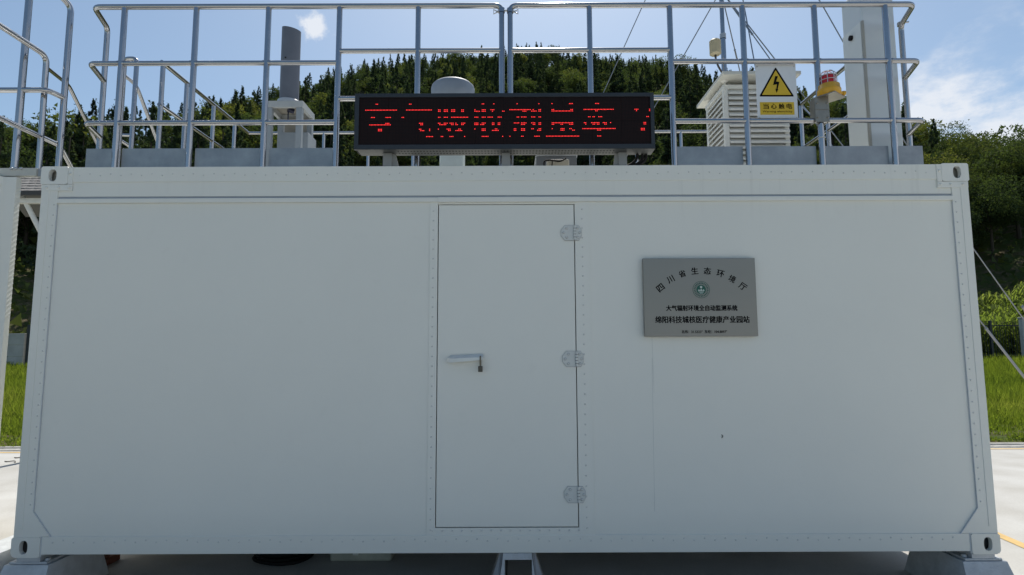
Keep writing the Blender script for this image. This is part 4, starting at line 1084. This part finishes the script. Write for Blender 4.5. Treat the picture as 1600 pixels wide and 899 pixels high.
# ================================================================== NEIGHBOUR CONTAINER + ITS RAILS
def neighbour():
    A = P(26, 276, 0.0); zt = A.z; D = 2.44
    # side face runs almost along the line of sight
    d = ray(35, 300); d = Vector((d.x, d.y, 0)).normalized(); d = Vector((A.x, A.y, 0))
    cam2 = Vector((CAM.x, CAM.y, 0)); r2 = Vector((ray(30, 300).x, ray(30, 300).y, 0)).normalized(); d = d+Vector((-.03, .05, 0)); Bp = None
    # point B at distance D from A on the ray r2
    w = cam2-d; b_ = w.dot(r2); c_ = w.dot(w)-D*D; tt = -b_+math.sqrt(b_*b_-c_); Bp = cam2+r2*tt
    u = (Bp-d).normalized(); f = Vector((-u.y, u.x, 0))          # f: along its front face, away from us
    if f.x > 0: f = -f
    t = thing("neighbour_container", "white container at the far left edge, only its right front corner in view", "container", (d.x, d.y, ZB))
    Lc = 6.05
    def slab(name, o0, fu0, fu1, uu0, uu1, z0, z1, mat):
        b = MB(); q = []
        for z in (z0, z1):
            for a, e in ((fu0, uu0), (fu1, uu0), (fu1, uu1), (fu0, uu1)): p = d+f*a+u*e; q.append((p.x, p.y, z))
        b.hexa(q); return b.build(name, mat, t)
    slab("front_wall", 0, .08, Lc, .004, .06, ZB+.10, zt-.06, PAINT)
    slab("side_wall", 0, .012, .06, .06, D-.1, ZB+.10, zt-.06, PAINT)
    slab("side_wall", 0, Lc-.06, Lc-.012, .06, D-.1, ZB+.10, zt-.06, PAINT)
    slab("rear_wall", 0, 0, Lc, D-.06, D, ZB+.10, zt-.06, PAINT)
    slab("roof", 0, .0, Lc, .0, D, zt-.055, zt, PAINT)
    b = MB(); b.box(A.x-.15, A.x, 0.0, .042, ZB, zt-.003, .002); b.build("corner_post", PAINT, t)
    b = MB(); zz = zt-.06
    while zz > 1.75:
        b.hexa([(A.x-.001, .002, zz-.03), (A.x+.003, .002, zz-.03), (A.x+.003, .040, zz), (A.x-.001, .040, zz), (A.x-.001, .002, zz-.022), (A.x+.001, .002, zz-.022), (A.x+.001, .040, zz+.008), (A.x-.001, .040, zz+.008)]); zz -= .032
    b.build("light_streak_ribs", PAINT, t, kind='stuff')  # ribs added to imitate streaks of sunlight on the post side
    slab("corner_post", 0, -.004, .10, D-.08, D+.004, ZB, zt-.06, PAINT)
    slab("floor_frame", 0, 0, Lc, .0, D, ZB, ZB+.095, GREYP)
    b = MB(); cx, cy = A.x-.07, .14
    b.hexa([(cx-.17, cy-.20, 0), (cx+.17, cy-.20, 0), (cx+.17, cy+.40, 0), (cx-.17, cy+.40, 0), (cx-.12, cy-.12, ZB-.002), (cx+.10, cy-.12, ZB-.002), (cx+.10, cy+.34, ZB-.002), (cx-.12, cy+.34, ZB-.002)]); b.build("foot", CASTG, t)
    for e in (.1, D-.25):
        for a in (.06, Lc-.3):
            if e < 1 and a < 1: continue
            b = MB(); q = []
            for z, g in ((0, .05), (ZB-.002, 0)):
                for aa, ee in ((a-g, e-g), (a+.25+g, e-g), (a+.25+g, e+.25+g), (a-g, e+.25+g)): p = d+f*aa+u*ee; q.append((p.x, p.y, z))
            b.hexa(q); b.build("foot", CASTG, t)
    # link platform between the two roofs
    t = thing("link_platform", "pale steel walkway edge between the two container roofs at upper left", "walkway", (-3.3, .6, ZT-.06))
    x0, x1 = P(-60, 266, .02).x, P(57, 266, .02).x; za, zb_ = P(30, 262.5, .02).z, P(30, 275, .02).z
    b = MB(); b.box(x0, x1, .02, .06, zb_, za, .003); b.box(x0, x1, .0605, .13, za-.012, za-.004); b.build("edge_beam", M("beam_cream", (.50, .51, .47), .5, 0, .15, 8), t)
    b = MB(); b.box(x1+.002, P(66, 266, .03).x, .03, .08, zb_, za-.002); b.build("end_block", GREYP, t)
    b = MB()
    for px in (18, 25, 33): c = P(px, 266, .02); b.lathe((c.x, .019, c.z+.01), [(0, .008), (.009, .008), (.011, 0)], 6, 'y')
    b.build("bolts", GALV, t)
    # its railings
    Yn = .09; zr = za
    t = thing("roof_railing", "tall steel railing corner at the far left edge whose top leaves the picture", "railing", (P(22, 260, Yn).x, Yn, zr))
    zt1 = P(45, -34, Yn).z; Y2 = .22
    p2 = P(98, 180, Y2).x; zt2 = P(108, 12, Y2).z
    x1 = P(30, 180, Yn).x
    b = MB(); b.tube([(x1, Yn, zr), (x1, Yn, zt1)], .0215, 14); b.build("post", STEEL, t)
    b = MB(); b.tube(fillet([(p2, Y2, zr-.02), (p2, Y2, zt2+.01), P(88, -12, Y2-.08), P(45, -34, Yn), (x1-1.2, Yn, zt1)], .06), .020, 14); b.build("top_rail", STEEL, t)
    zm = P(30, 141, Yn).z
    b = MB(); b.tube(fillet([(x1-1.2, Yn, zm), (P(74, 141, Yn).x, Yn, zm), (p2, Y2, zm)], .05), .0185, 14); b.build("rail", STEEL, t)
    # side handrails of the walkway, running to the back and then down the stairs
    t = thing("stair_handrail", "double steel handrail at far left running back from the walkway and down behind the container", "handrail", (P(62, 258, .75).x, .75, zr))
    Xh = P(68, 200, .17).x
    zh = PX(75, 90, Xh).z; yh = PX(75, 90, Xh).y
    b = MB(); b.tube(fillet([PX(-40, 14, Xh), PX(73, 88, Xh), (Xh, yh, zr-.02)], .06), .0185, 14); b.build("top_rail", STEEL, t)
    b = MB(); y3 = PX(95, 229, Xh); b.tube(fillet([PX(-40, 166, Xh), PX(94, 228, Xh), P(124, 285, y3.y+.3)], .05), .0165, 12); b.build("lower_rail", STEEL, t)
    Yq = 1.0
    b = MB(); b.tube(fillet([P(72, 105, Yq), P(107, 133, Yq+.4), P(166, 253, Yq+1.15)], .05), .0165, 12); b.build("descending_rail", STEEL, t)
neighbour()

# ================================================================== BACKGROUND: pavilion, fence, wall
def background():
    # canopy roof seen in the gap
    Y0 = 4.6
    t = thing("pavilion", "small open shed with grey tiled roof and white beams seen in the gap at left", "shed", (P(30, 300, Y0).x, Y0+1, 0))
    za = P(50, 303, Y0).z; zb_ = za+1.75; x0, x1 = P(-90, 300, Y0).x, P(88, 300, Y0).x
    tm = M("roof_tile", (.30, .28, .26), .8, 0, .45, 14, .3, 40)
    dd = .74; sl_ = .73; zr_ = za+dd*sl_
    b = MB()
    for y0, y1, z0, z1 in ((Y0, Y0+dd, za, zr_), (Y0+dd, Y0+2*dd, zr_, za)):
        b.hexa([(x0, y0, z0), (x1, y0, z0), (x1, y1, z1), (x0, y1, z1), (x0, y0, z0+.03), (x1, y0, z0+.03), (x1, y1, z1+.03), (x0, y1, z1+.03)])
    b.build("roof", M("roof_deck", (.12, .12, .11), .8), t)
    b = MB(); n = int((x1-x0)/.11)
    for r in range(9):
        y = Y0-.03+r*.085
        for k in range(n):
            x = x0+k*.11+(.055 if r % 2 else 0)+random.uniform(-.003, .003); z = za+.035+(y-Y0)*sl_; u = random.uniform(0, .006)
            b.hexa([(x, y, z+.004), (x+.100, y, z+.004), (x+.100, y+.11, z+.11*sl_), (x, y+.11, z+.11*sl_), (x, y, z+.026+u), (x+.100, y, z+.022+u), (x+.100, y+.11, z+.11*sl_+.010), (x, y+.11, z+.11*sl_+.010)])
    b.build("roof_tiles", tm, t, kind='stuff')
    b = MB(); b.box(x0, x1, Y0-.05, Y0-.01, za-.03, za+.035); b.build("eave_board", M("dark_eave", (.05, .05, .05), .7), t)
    wm = M("white_steel", (.66, .66, .62), .5)
    b = MB(); zc = P(50, 313, Y0+.1).z; b.box(x0, x1, Y0+.06, Y0+.14, zc-.05, zc+.02); b.build("beam", wm, t)
    b = MB(); b.tube([P(36, 308, Y0+.12), P(70, 375, Y0+.12)], .035, 6); b.build("brace", wm, t)
    for px in (-60, 80):
        p = P(px, 320, Y0+.2); b = MB(); b.box(p.x-.05, p.x+.05, Y0+.15, Y0+.25, 0, zc-.04); b.build("post", wm, t)
    # boundary: precast wall left, railing fence right, Y = 24
    Yf = 24.0
    gz = float(ground_z(12, Yf)); gz2 = float(ground_z(-12, Yf))
    xw = P(37, 560, 22).x
    t = thing("boundary_wall", "grey precast concrete wall end with horizontal joints seen in the gap at left", "wall", (xw-2, 22, gz2))
    zt = P(28, 521, 22).z; zb_ = float(ground_z(xw-.5, 22))-.05; h = (zt-zb_)/3
    wm = M("precast", (.48, .48, .45), .85, 0, .25, 2, .2, 30)
    for k in range(3):
        for j in range(4):
            b = MB(); b.box(xw-.62-j*2.1-1.98, xw-.62-j*2.1, 22.0, 22.06, zb_+k*h+.008, zb_+(k+1)*h-.008, .004); b.build("panel", wm, t)
    for j in range(5):
        b = MB()
        xx = xw-.5-j*2.1; 
        for k in range(3): b.box(xx-.11 if j else xx-.1, xx+.10 if j else xw, 21.93, 22.13, zb_+k*h+.004, zb_+(k+1)*h-.004, .006)
        b.build("pier", wm, t)
    fm = M("fence_dark", (.035, .045, .05), .5, .3)
    def fence(xa, xb, Y, label, post_mat):
        g0 = float(ground_z((xa+xb)/2, Y)); H = 1.75
        t = thing("bar_fence", label, "fence", ((xa+xb)/2, Y, g0))
        b = MB(); x = xa
        while x < xb: b.box(x, x+.014, Y-.007, Y+.007, g0-.05, g0+H); x += .125
        b.build("bars", fm, t, kind='stuff')
        for z in (.18, H-.2): b = MB(); b.box(xa, xb, Y+.011, Y+.045, g0+z, g0+z+.05); b.build("rail", fm, t)
        b = MB(); b.box(xa, xb, Y-.12, Y+.12, g0-.4, g0+.10); b.build("plinth", wm, t)
        x = xa; k = 0
        while x <= xb+.01: b = MB(); b.box(x-.05, x+.05, Y-.05, Y+.05, g0-.1, g0+H+.06, .006); b.build("post", post_mat, t); x += 2.6
    fence(xw+.1, xw+5.3, 22.05, "dark bar fence beside the concrete wall in the gap at left", fm)
    xr = P(1548, 520, Yf).x
    fence(xr-5.2, xr+13.0, Yf, "dark metal bar fence in front of the tall corn at right", fm)
    p = P(1597, 500, Yf-.3); b = MB(); g = float(ground_z(p.x, Yf-.3)); b.box(p.x-.09, p.x+.14, Yf-.4, Yf-.2, g-.1, g+1.95, .01)
    b.box(p.x-.12, p.x+.17, Yf-.43, Yf-.17, g+1.95, g+2.02, .01)
    tag(b.build("gate_pillar", M("pillar_pale", (.50, .51, .50), .8)), "pale square pillar of the fence at the right edge of the picture", "pillar")
background()

# ================================================================== VEGETATION
def leaf_material(name, c0, c1, c2, trans=.35):
    m = bpy.data.materials.new(name); m.use_nodes = True; N = m.node_tree.nodes; L = m.node_tree.links
    for n in list(N): N.remove(n)
    out = N.new('ShaderNodeOutputMaterial'); df = N.new('ShaderNodeBsdfPrincipled'); tr = N.new('ShaderNodeBsdfTranslucent'); mx = N.new('ShaderNodeMixShader')
    df.inputs['Roughness'].default_value = .8; df.inputs['Specular IOR Level'].default_value = .08
    geo = N.new('ShaderNodeNewGeometry'); oi = N.new('ShaderNodeObjectInfo')
    n1 = N.new('ShaderNodeTexNoise'); n1.inputs['Scale'].default_value = .16; n1.inputs['Detail'].default_value = 2; L.new(geo.outputs['Position'], n1.inputs['Vector'])
    n2 = N.new('ShaderNodeTexWhiteNoise'); n2.noise_dimensions = '1D'; L.new(geo.outputs['Random Per Island'], n2.inputs['W'])
    def mth(op, a, b_):
        n = N.new('ShaderNodeMath'); n.operation = op
        for i, v in enumerate((a, b_)):
            if isinstance(v, (int, float)): n.inputs[i].default_value = v
            else: L.new(v, n.inputs[i])
        return n.outputs[0]
    f = mth('ADD', mth('MULTIPLY', mth('SUBTRACT', n1.outputs['Fac'], .5), 1.5), mth('ADD', mth('MULTIPLY', oi.outputs['Random'], .55), mth('MULTIPLY', n2.outputs['Value'], .35)))
    cr = N.new('ShaderNodeValToRGB'); e = cr.color_ramp.elements; e[0].position = .1; e[0].color = (*c0, 1); e[1].position = .95; e[1].color = (*c2, 1); q = e.new(.5); q.color = (*c1, 1)
    L.new(f, cr.inputs[0]); L.new(cr.outputs[0], df.inputs['Base Color']); 
    sc = N.new('ShaderNodeVectorMath'); sc.operation = 'MULTIPLY'; sc.inputs[1].default_value = (1.25, 1.3, .6); L.new(cr.outputs[0], sc.inputs[0]); L.new(sc.outputs[0], tr.inputs['Color'])
    mx.inputs[0].default_value = trans; L.new(df.outputs[0], mx.inputs[1]); L.new(tr.outputs[0], mx.inputs[2]); L.new(mx.outputs[0], out.inputs[0]); return m
CONIF = leaf_material("conifer_needles", (.036, .058, .042), (.054, .080, .050), (.082, .108, .054), .36)
BROAD = leaf_material("broad_leaves", (.046, .072, .036), (.072, .100, .040), (.160, .168, .050), .40)
BARK = M("bark", (.07, .055, .04), .9, 0, .3, 6, .5, 30)

def leaf_tris(C_, size, n_dir, droop=0.3, stretch=1.6):
    """C_: (n,3) centres -> single triangles with random orientation"""
    n = len(C_); a = rng.normal(size=(n, 3)); a /= np.linalg.norm(a, axis=1)[:, None]
    a = a*.8 + n_dir*.6; a[:, 2] -= droop; a /= np.linalg.norm(a, axis=1)[:, None]
    r = rng.normal(size=(n, 3)); bb = np.cross(a, r); bb /= np.linalg.norm(bb, axis=1)[:, None]
    s = size*(.6+.8*rng.random(n))[:, None]
    p0 = C_-bb*s*.5; p1 = C_+bb*s*.5; p2 = C_+a*s*stretch
    V = np.stack([p0, p1, p2], 1).reshape(-1, 3); F = np.arange(n*3).reshape(-1, 3); return V, F
def conifer_crown(h, w, n, leaf):
    """layers of drooping boughs"""
    pts = []; dirs = []
    nb = int(h*6.5); per = max(3, n//nb)
    lean = rng.normal(size=2)*.02
    for i in range(nb):
        u = (i+rng.random())/nb; z = h*(.10+.90*u**.92)
        R = w*.5*(1-(z/h))**1.0*(.70+.5*rng.random())+.04
        a = rng.random()*2*PI
        t = np.sqrt(rng.random(per))
        aa = a+rng.normal(size=per)*.26*(1.15-t)
        x = np.cos(aa)*R*t; y = np.sin(aa)*R*t; zz = z-R*.32*t**1.5+rng.normal(size=per)*.09+R*.12*t
        pts.append(np.stack([x+lean[0]*z, y+lean[1]*z, zz], 1)); dirs.append(np.stack([np.cos(aa), np.sin(aa), np.full(per, .15)], 1))
    m = 26; zt = h*(.88+.15*rng.random(m)); pts.append(np.stack([rng.normal(size=m)*.05, rng.normal(size=m)*.05, zt], 1)); dirs.append(np.tile([0, 0, 1.0], (m, 1)))
    PP = np.concatenate(pts); lf = leaf*np.clip(1.15-.8*PP[:, 2]/h, .42, 1)[:, None]
    return leaf_tris(PP, lf, np.concatenate(dirs), .25, 1.7)
def broad_crown(h, w, n, leaf, z0=.25):
    nc = 26; pts = []; dirs = []
    for i in range(nc):
        d = rng.normal(size=3); d /= np.linalg.norm(d); rr = rng.random()**.45
        c = np.array([d[0]*w*.42*rr, d[1]*w*.42*rr, h*(z0+(1-z0)*.5)+d[2]*h*(1-z0)*.40*rr])
        R = w*(.13+.11*rng.random()); k = n//nc
        q = rng.normal(size=(k, 3)); q /= np.linalg.norm(q, axis=1)[:, None]; rad = R*(.55+.45*rng.random(k)**.5)*(1+.25*rng.normal(size=k)*.5)
        p = c+q*rad[:, None]*np.array([1.15, 1.15, .75]); pts.append(p); dirs.append(q)
    return leaf_tris(np.concatenate(pts), leaf, np.concatenate(dirs), .15, 1.3)
def trunk_mb(h, r, branches, w):
    b = MB(); x = random.uniform(-.2, .2)
    b.tube([(0, 0, -.4), (x*.3, 0, h*.3), (x*.6, .05, h*.62), (x, 0, h*.9)], r, 7, False, r*.25)
    for k in range(branches):
        a = 2*PI*k/branches+random.random(); z = h*random.uniform(.3, .6); L_ = w*random.uniform(.25, .4)
        b.tube([(x*.4, 0, z), (math.cos(a)*L_*.5, math.sin(a)*L_*.5, z+L_*.45), (math.cos(a)*L_, math.sin(a)*L_, z+L_*.8)], r*.4, 5, False, r*.12)
    return b
def proto(kind, near):
    if kind == 'conifer':
        h = random.uniform(8, 12.5); w = h*random.uniform(.42, .56); V, F = conifer_crown(h, w, 4200 if near else 2300, .20 if near else .30); me = np_mesh("crown", V, F, CONIF)
        tb = trunk_mb(h, .14, 0, w)
    else:
        h = random.uniform(7.5, 10); w = random.uniform(5.0, 7.0); V, F = broad_crown(h, w, 17000 if near else 3600, .105 if near else .22, .10); me = np_mesh("crown", V, F, BROAD)
        tb = trunk_mb(h*.85, .16, 6, w)
    tm = bpy.data.meshes.new("trunk"); tm.from_pydata(tb.v, [], tb.f); tm.materials.append(BARK)
    both = None
    return dict(h=h, w=w, crown=me, trunk=tm, V=V, F=F)
PR = {('conifer', 0): [proto('conifer', 0) for _ in range(6)], ('broad', 0): [proto('broad', 0) for _ in range(6)],
      ('conifer', 1): [proto('conifer', 1) for _ in range(4)], ('broad', 1): [proto('broad', 1) for _ in range(5)]}
def to_px(x, y, z):
    d = Vector((x, y, z))-CAM; w = d.dot(fwd)
    if w < .1: return (9999, 9999)
    return 800+FPX*d.dot(RT)/w, 449.5-FPX*d.dot(UP)/w

def forest():
    cand = []
    # near belt behind the fence
    for k in range(150):
        a = random.uniform(-1.1, 1.1); r = random.uniform(40, 50); cand.append((a, r, 1))
    for k in range(110):
        a = random.uniform(-1.1, 1.1); r = random.uniform(36, 40.5); cand.append((a, r, 2))
    for ring in np.arange(44, 172, 3.6):
        n = int(2.5*ring/3.6)
        for k in range(n):
            cand.append((-1.25+2.5*(k+random.random())/n, ring+random.uniform(-1.6, 1.6), 0))
    trees = []
    # trees that stand out on the skyline
    for px, top, r, kd in ((118, 163, 62, 'conifer'), (150, 157, 66, 'conifer'), (160, 168, 70, 'conifer'), (213, 166, 74, 'conifer'), (302, 156, 84, 'conifer'), (345, 155, 92, 'conifer'), (20, 186, 66, 'broad'), (45, 184, 70, 'broad'), (75, 190, 68, 'broad'),
                           (382, 146, 98, 'broad'), (398, 142, 100, 'conifer'), (575, 99, 128, 'conifer'), (596, 97, 132, 'conifer'), (613, 95, 130, 'conifer'), (640, 88, 138, 'conifer'), (700, 84, 150, 'conifer'), (823, 68, 158, 'conifer'), (838, 66, 158, 'conifer'),
                           (862, 71, 156, 'broad'), (1003, 88, 140, 'conifer'), (1020, 92, 138, 'conifer'), (1045, 78, 124, 'conifer'), (1062, 86, 120, 'broad'), (1185, 108, 104, 'broad'), (1455, 190, 60, 'conifer'), (1470, 194, 64, 'broad')):
        a = azel(px, top)[0]; x = CAM.x+r*math.sin(a); y = CAM.y+r*math.cos(a); z = float(ground_z(x, y))-.1
        near = 1 if r < 90 else 0; pr = PR[(kd, near)][len(trees) % 4]; s = (CAM.z+r*math.tan(azel(px, top)[1])-z)/pr['h']; s = min(max(s, .6), 1.5)
        trees.append((20+r*.1, x, y, z, kd, near, pr, s, px, top, 0))
    for a, r, belt in cand:
        R = float(np.interp(a, _raz, _rr))
        if r > R+5: continue
        x = CAM.x+r*math.sin(a); y = CAM.y+r*math.cos(a); z = float(ground_z(x, y))-.1
        if y < (36 if belt < 2 else 30): continue
        nz = math.sin(x*.11+1.3)*math.cos(y*.09+.4)+.5*math.sin(x*.31+y*.23)
        px0, py0 = to_px(x, y, z+8)
        pc = .62 if 60 < px0 < 1420 else (.0 if px0 > 1420 else .35)
        if 60 < px0 < 430: pc = .75
        if py0 > 205 and 500 < px0 < 1100: pc = .12
        kind = 'conifer' if random.random() < pc + (.28*nz if px0 < 1400 else 0) else 'broad'
        s = random.uniform(.72, 1.22)
        if belt == 2: kind = 'broad'
        if belt: s *= 1.2 if belt == 1 else .62
        if kind == 'broad' and not belt and 430 < px0 < 1400: s *= .82
        if kind == 'broad' and py0 > 190 and 500 < px0 < 1100: s *= .7
        near = 1 if r < 62 else 0
        pr = random.choice(PR[(kind, near)]); h = pr['h']*s; w = pr['w']*s
        # limit height so that the ridge line keeps its profile
        px, py = to_px(x, y, z+h)
        sky = np.interp(px, [p for p, _ in SKY], [q for _, q in SKY])
        lim = sky-random.choice([9, 5, 2, 0, -3, -7, -11, -15]) + (1 if kind == 'conifer' else 6)
        if py < lim:
            k = (z+h-CAM.z)/max(.1, r); want = math.tan(azel(px, lim)[1])*r+CAM.z; h2 = want-z
            if h2 < 2.8: continue
            s *= h2/h; h = pr['h']*s; w = pr['w']*s; px, py = to_px(x, y, z+h)
        if py > 300 and 130 < px < 1440: continue
        if px < -230 or px > 1830: continue
        if py > 285 and 60 < px < 1500 : continue
        trees.append((r, x, y, z, kind, near, pr, s, px, py, h))
    trees.sort(key=lambda t: t[0])
    out = {'conifer': 0, 'broad': 0}; rest = {'conifer': [], 'broad': []}
    for r, x, y, z, kind, near, pr, s, px, py, h in trees:
        if out[kind] < 295:
            out[kind] += 1
            rz = random.random()*2*PI
            if kind == 'conifer': nm, lab, grp = "conifer_tree", "dark pointed conifer growing among the trees on the wooded hillside behind the railing", "conifers on the hillside"
            else: nm, lab, grp = "broadleaf_tree", "round green broadleaf tree growing in the dense woodland behind the container", "broadleaf trees of the woodland"
            o = bpy.data.objects.new(nm, None); COL.objects.link(o); o.empty_display_size = .5
            o.location = (x, y, z); o.rotation_euler = (0, 0, rz); o.scale = (s, s, s); tag(o, lab, "tree", grp)
            for pn in ('trunk', 'crown'):
                c = bpy.data.objects.new(pn, pr[pn]); COL.objects.link(c); c.parent = o
        else: rest[kind].append((x, y, z, pr, s))
    for kind, lst in rest.items():
        if not lst: continue
        Vs = []; n0 = 0; Fs = []
        for x, y, z, pr, s in lst:
            V, F = pr['V'], pr['F']
            k = rng.random(len(F)) < .8; F2 = F[k]; V2 = V.reshape(-1, 3, 3)[k].reshape(-1, 3)*s
            a = random.random()*2*PI; c_, s_ = math.cos(a), math.sin(a)
            V2 = np.stack([V2[:, 0]*c_-V2[:, 1]*s_+x, V2[:, 0]*s_+V2[:, 1]*c_+y, V2[:, 2]+z], 1); Vs.append(V2)
        V = np.concatenate(Vs); me = np_mesh("far_wood", V, np.arange(len(V)).reshape(-1, 3), CONIF if kind == 'conifer' else BROAD)
        o = bpy.data.objects.new("far_conifer_wood" if kind == 'conifer' else "far_broadleaf_wood", me); COL.objects.link(o); o['kind'] = 'stuff'
        tag(o, "dense mass of dark conifers on the upper hillside" if kind == 'conifer' else "dense mass of green broadleaf trees on the upper hillside", "woodland")
    s_ = sum(len(p['F'])*.8 for l in rest.values() for *_, p, q in [(t[3], t[4]) for t in l]); print("TREES", s_, len(trees), out, {k: len(v) for k, v in rest.items()})
forest()

def grass_and_corn():
    # meadow blades
    n = 620000; y = 5.98+(rng.random(n)**1.35)*17.6; x = (rng.random(n)-.5)*2*(3.0+(y+3.8)*1.02)
    d = np.abs(x)/(y+3.8); k = (d > .55); x, y = x[k], y[k]
    patch = .6*np.sin(x*2.3+np.cos(y*3.1)*2)*np.cos(y*2.9+x*1.4)+.4*np.sin(x*5.7+y*3.3)*np.cos(y*6.1-x*2.2)
    keep = (rng.random(len(x)) < np.clip((y-5.3)/4.0, .2, 1)) & (patch > .25-.26*(y-6)+.5*(rng.random(len(x))-.5)); x, y = x[keep], y[keep]
    patch = patch[keep]; z = ground_z(x, y); n = len(x); h = (.07+.22*rng.random(n)**1.6)*np.clip((y-4.6)/5.5, .40, 1.25)*(1+.35*patch); w = .0035+.006*rng.random(n)+.0005*y
    a = rng.random(n)*2*PI; lx, ly = rng.normal(size=n)*.35*h, rng.normal(size=n)*.35*h
    V = np.stack([np.stack([x-np.cos(a)*w, y-np.sin(a)*w, z-.01], 1), np.stack([x+np.cos(a)*w, y+np.sin(a)*w, z-.01], 1), np.stack([x+lx, y+ly, z+h], 1)], 1).reshape(-1, 3)
    wn = 900; wx = (rng.random(wn)-.5)*34; wy = 6.25+rng.random(wn)**1.5*5; cs = []
    for k in range(wn):
        q = 46; aa = rng.random(q)*2*PI; rr_ = rng.random(q)**.6*(.08+.14*rng.random()); hh = (.04+.22*rng.random()**2)*rng.random(q)
        cs.append(np.stack([wx[k]+np.cos(aa)*rr_, wy[k]+np.sin(aa)*rr_, hh], 1))
    cs = np.concatenate(cs); cs[:, 2] += ground_z(cs[:, 0], cs[:, 1]); V_, F_ = leaf_tris(cs, .030, np.tile([0, 0, .6], (len(cs), 1)), 0, 1.2)
    V = np.concatenate([V, V_]); n = len(V)//3
    GR = leaf_material("grass_blades", (.105, .15, .029), (.17, .218, .04), (.31, .30, .11), .62)
    me = np_mesh("meadow_grass", V, np.arange(n*3).reshape(-1, 3), GR); o = bpy.data.objects.new("meadow_grass", me); COL.objects.link(o); o['kind'] = 'stuff'
    tag(o, "rough green grass covering the field beyond the concrete pad", "grass")
    # corn
    VV = []; 
    CR = leaf_material("corn_leaves", (.08, .12, .03), (.13, .18, .045), (.22, .26, .09), .62)
    xs0 = P(1500, 520, 25).x
    for k in range(2200):
        x = xs0-1.5+random.random()*16; y = 24.4+random.random()*5.5; z = float(ground_z(x, y)); H = random.uniform(1.6, 2.15)
        for j in range(9):
            zz = z+H*(.15+.8*j/9); a = random.random()*2*PI; L_ = random.uniform(.35, .6); w = .035
            p = np.array([x, y, zz]); dx, dy = math.cos(a), math.sin(a)
            m_ = p+np.array([dx*L_*.5, dy*L_*.5, .28]); e = p+np.array([dx*L_, dy*L_, .05]); s_ = np.array([-dy*w, dx*w, 0])
            VV += [p-s_, p+s_, m_+s_, p-s_, m_+s_, m_-s_, m_-s_, m_+s_, e]
        VV += [np.array([x-.015, y, z]), np.array([x+.015, y, z]), np.array([x, y, z+H+.2])]
    V = np.array(VV); me = np_mesh("corn_crop", V, np.arange(len(V)).reshape(-1, 3), CR); o = bpy.data.objects.new("corn_crop", me); COL.objects.link(o); o['kind'] = 'stuff'
    tag(o, "tall green corn growing behind the bar fence at right", "corn")
    # scrub at hill foot so no bare slope shows
    VV = []
    n = 26000; a = (rng.random(n)-.5)*2.3; r = 30+rng.random(n)**.7*60; x = CAM.x+r*np.sin(a); y = CAM.y+r*np.cos(a); k = y > 26.5; x, y = x[k], y[k]; n = len(x)
    z = ground_z(x, y); C_ = np.stack([x, y, z+rng.random(n)*1.3], 1); nd = np.zeros((n, 3)); nd[:, 2] = .4
    V, F = leaf_tris(C_, .42, nd, 0, 1.2); me = np_mesh("undergrowth", V, F, BROAD); o = bpy.data.objects.new("undergrowth", me); COL.objects.link(o); o['kind'] = 'stuff'
    tag(o, "low leafy undergrowth below the hillside trees", "undergrowth")
grass_and_corn()
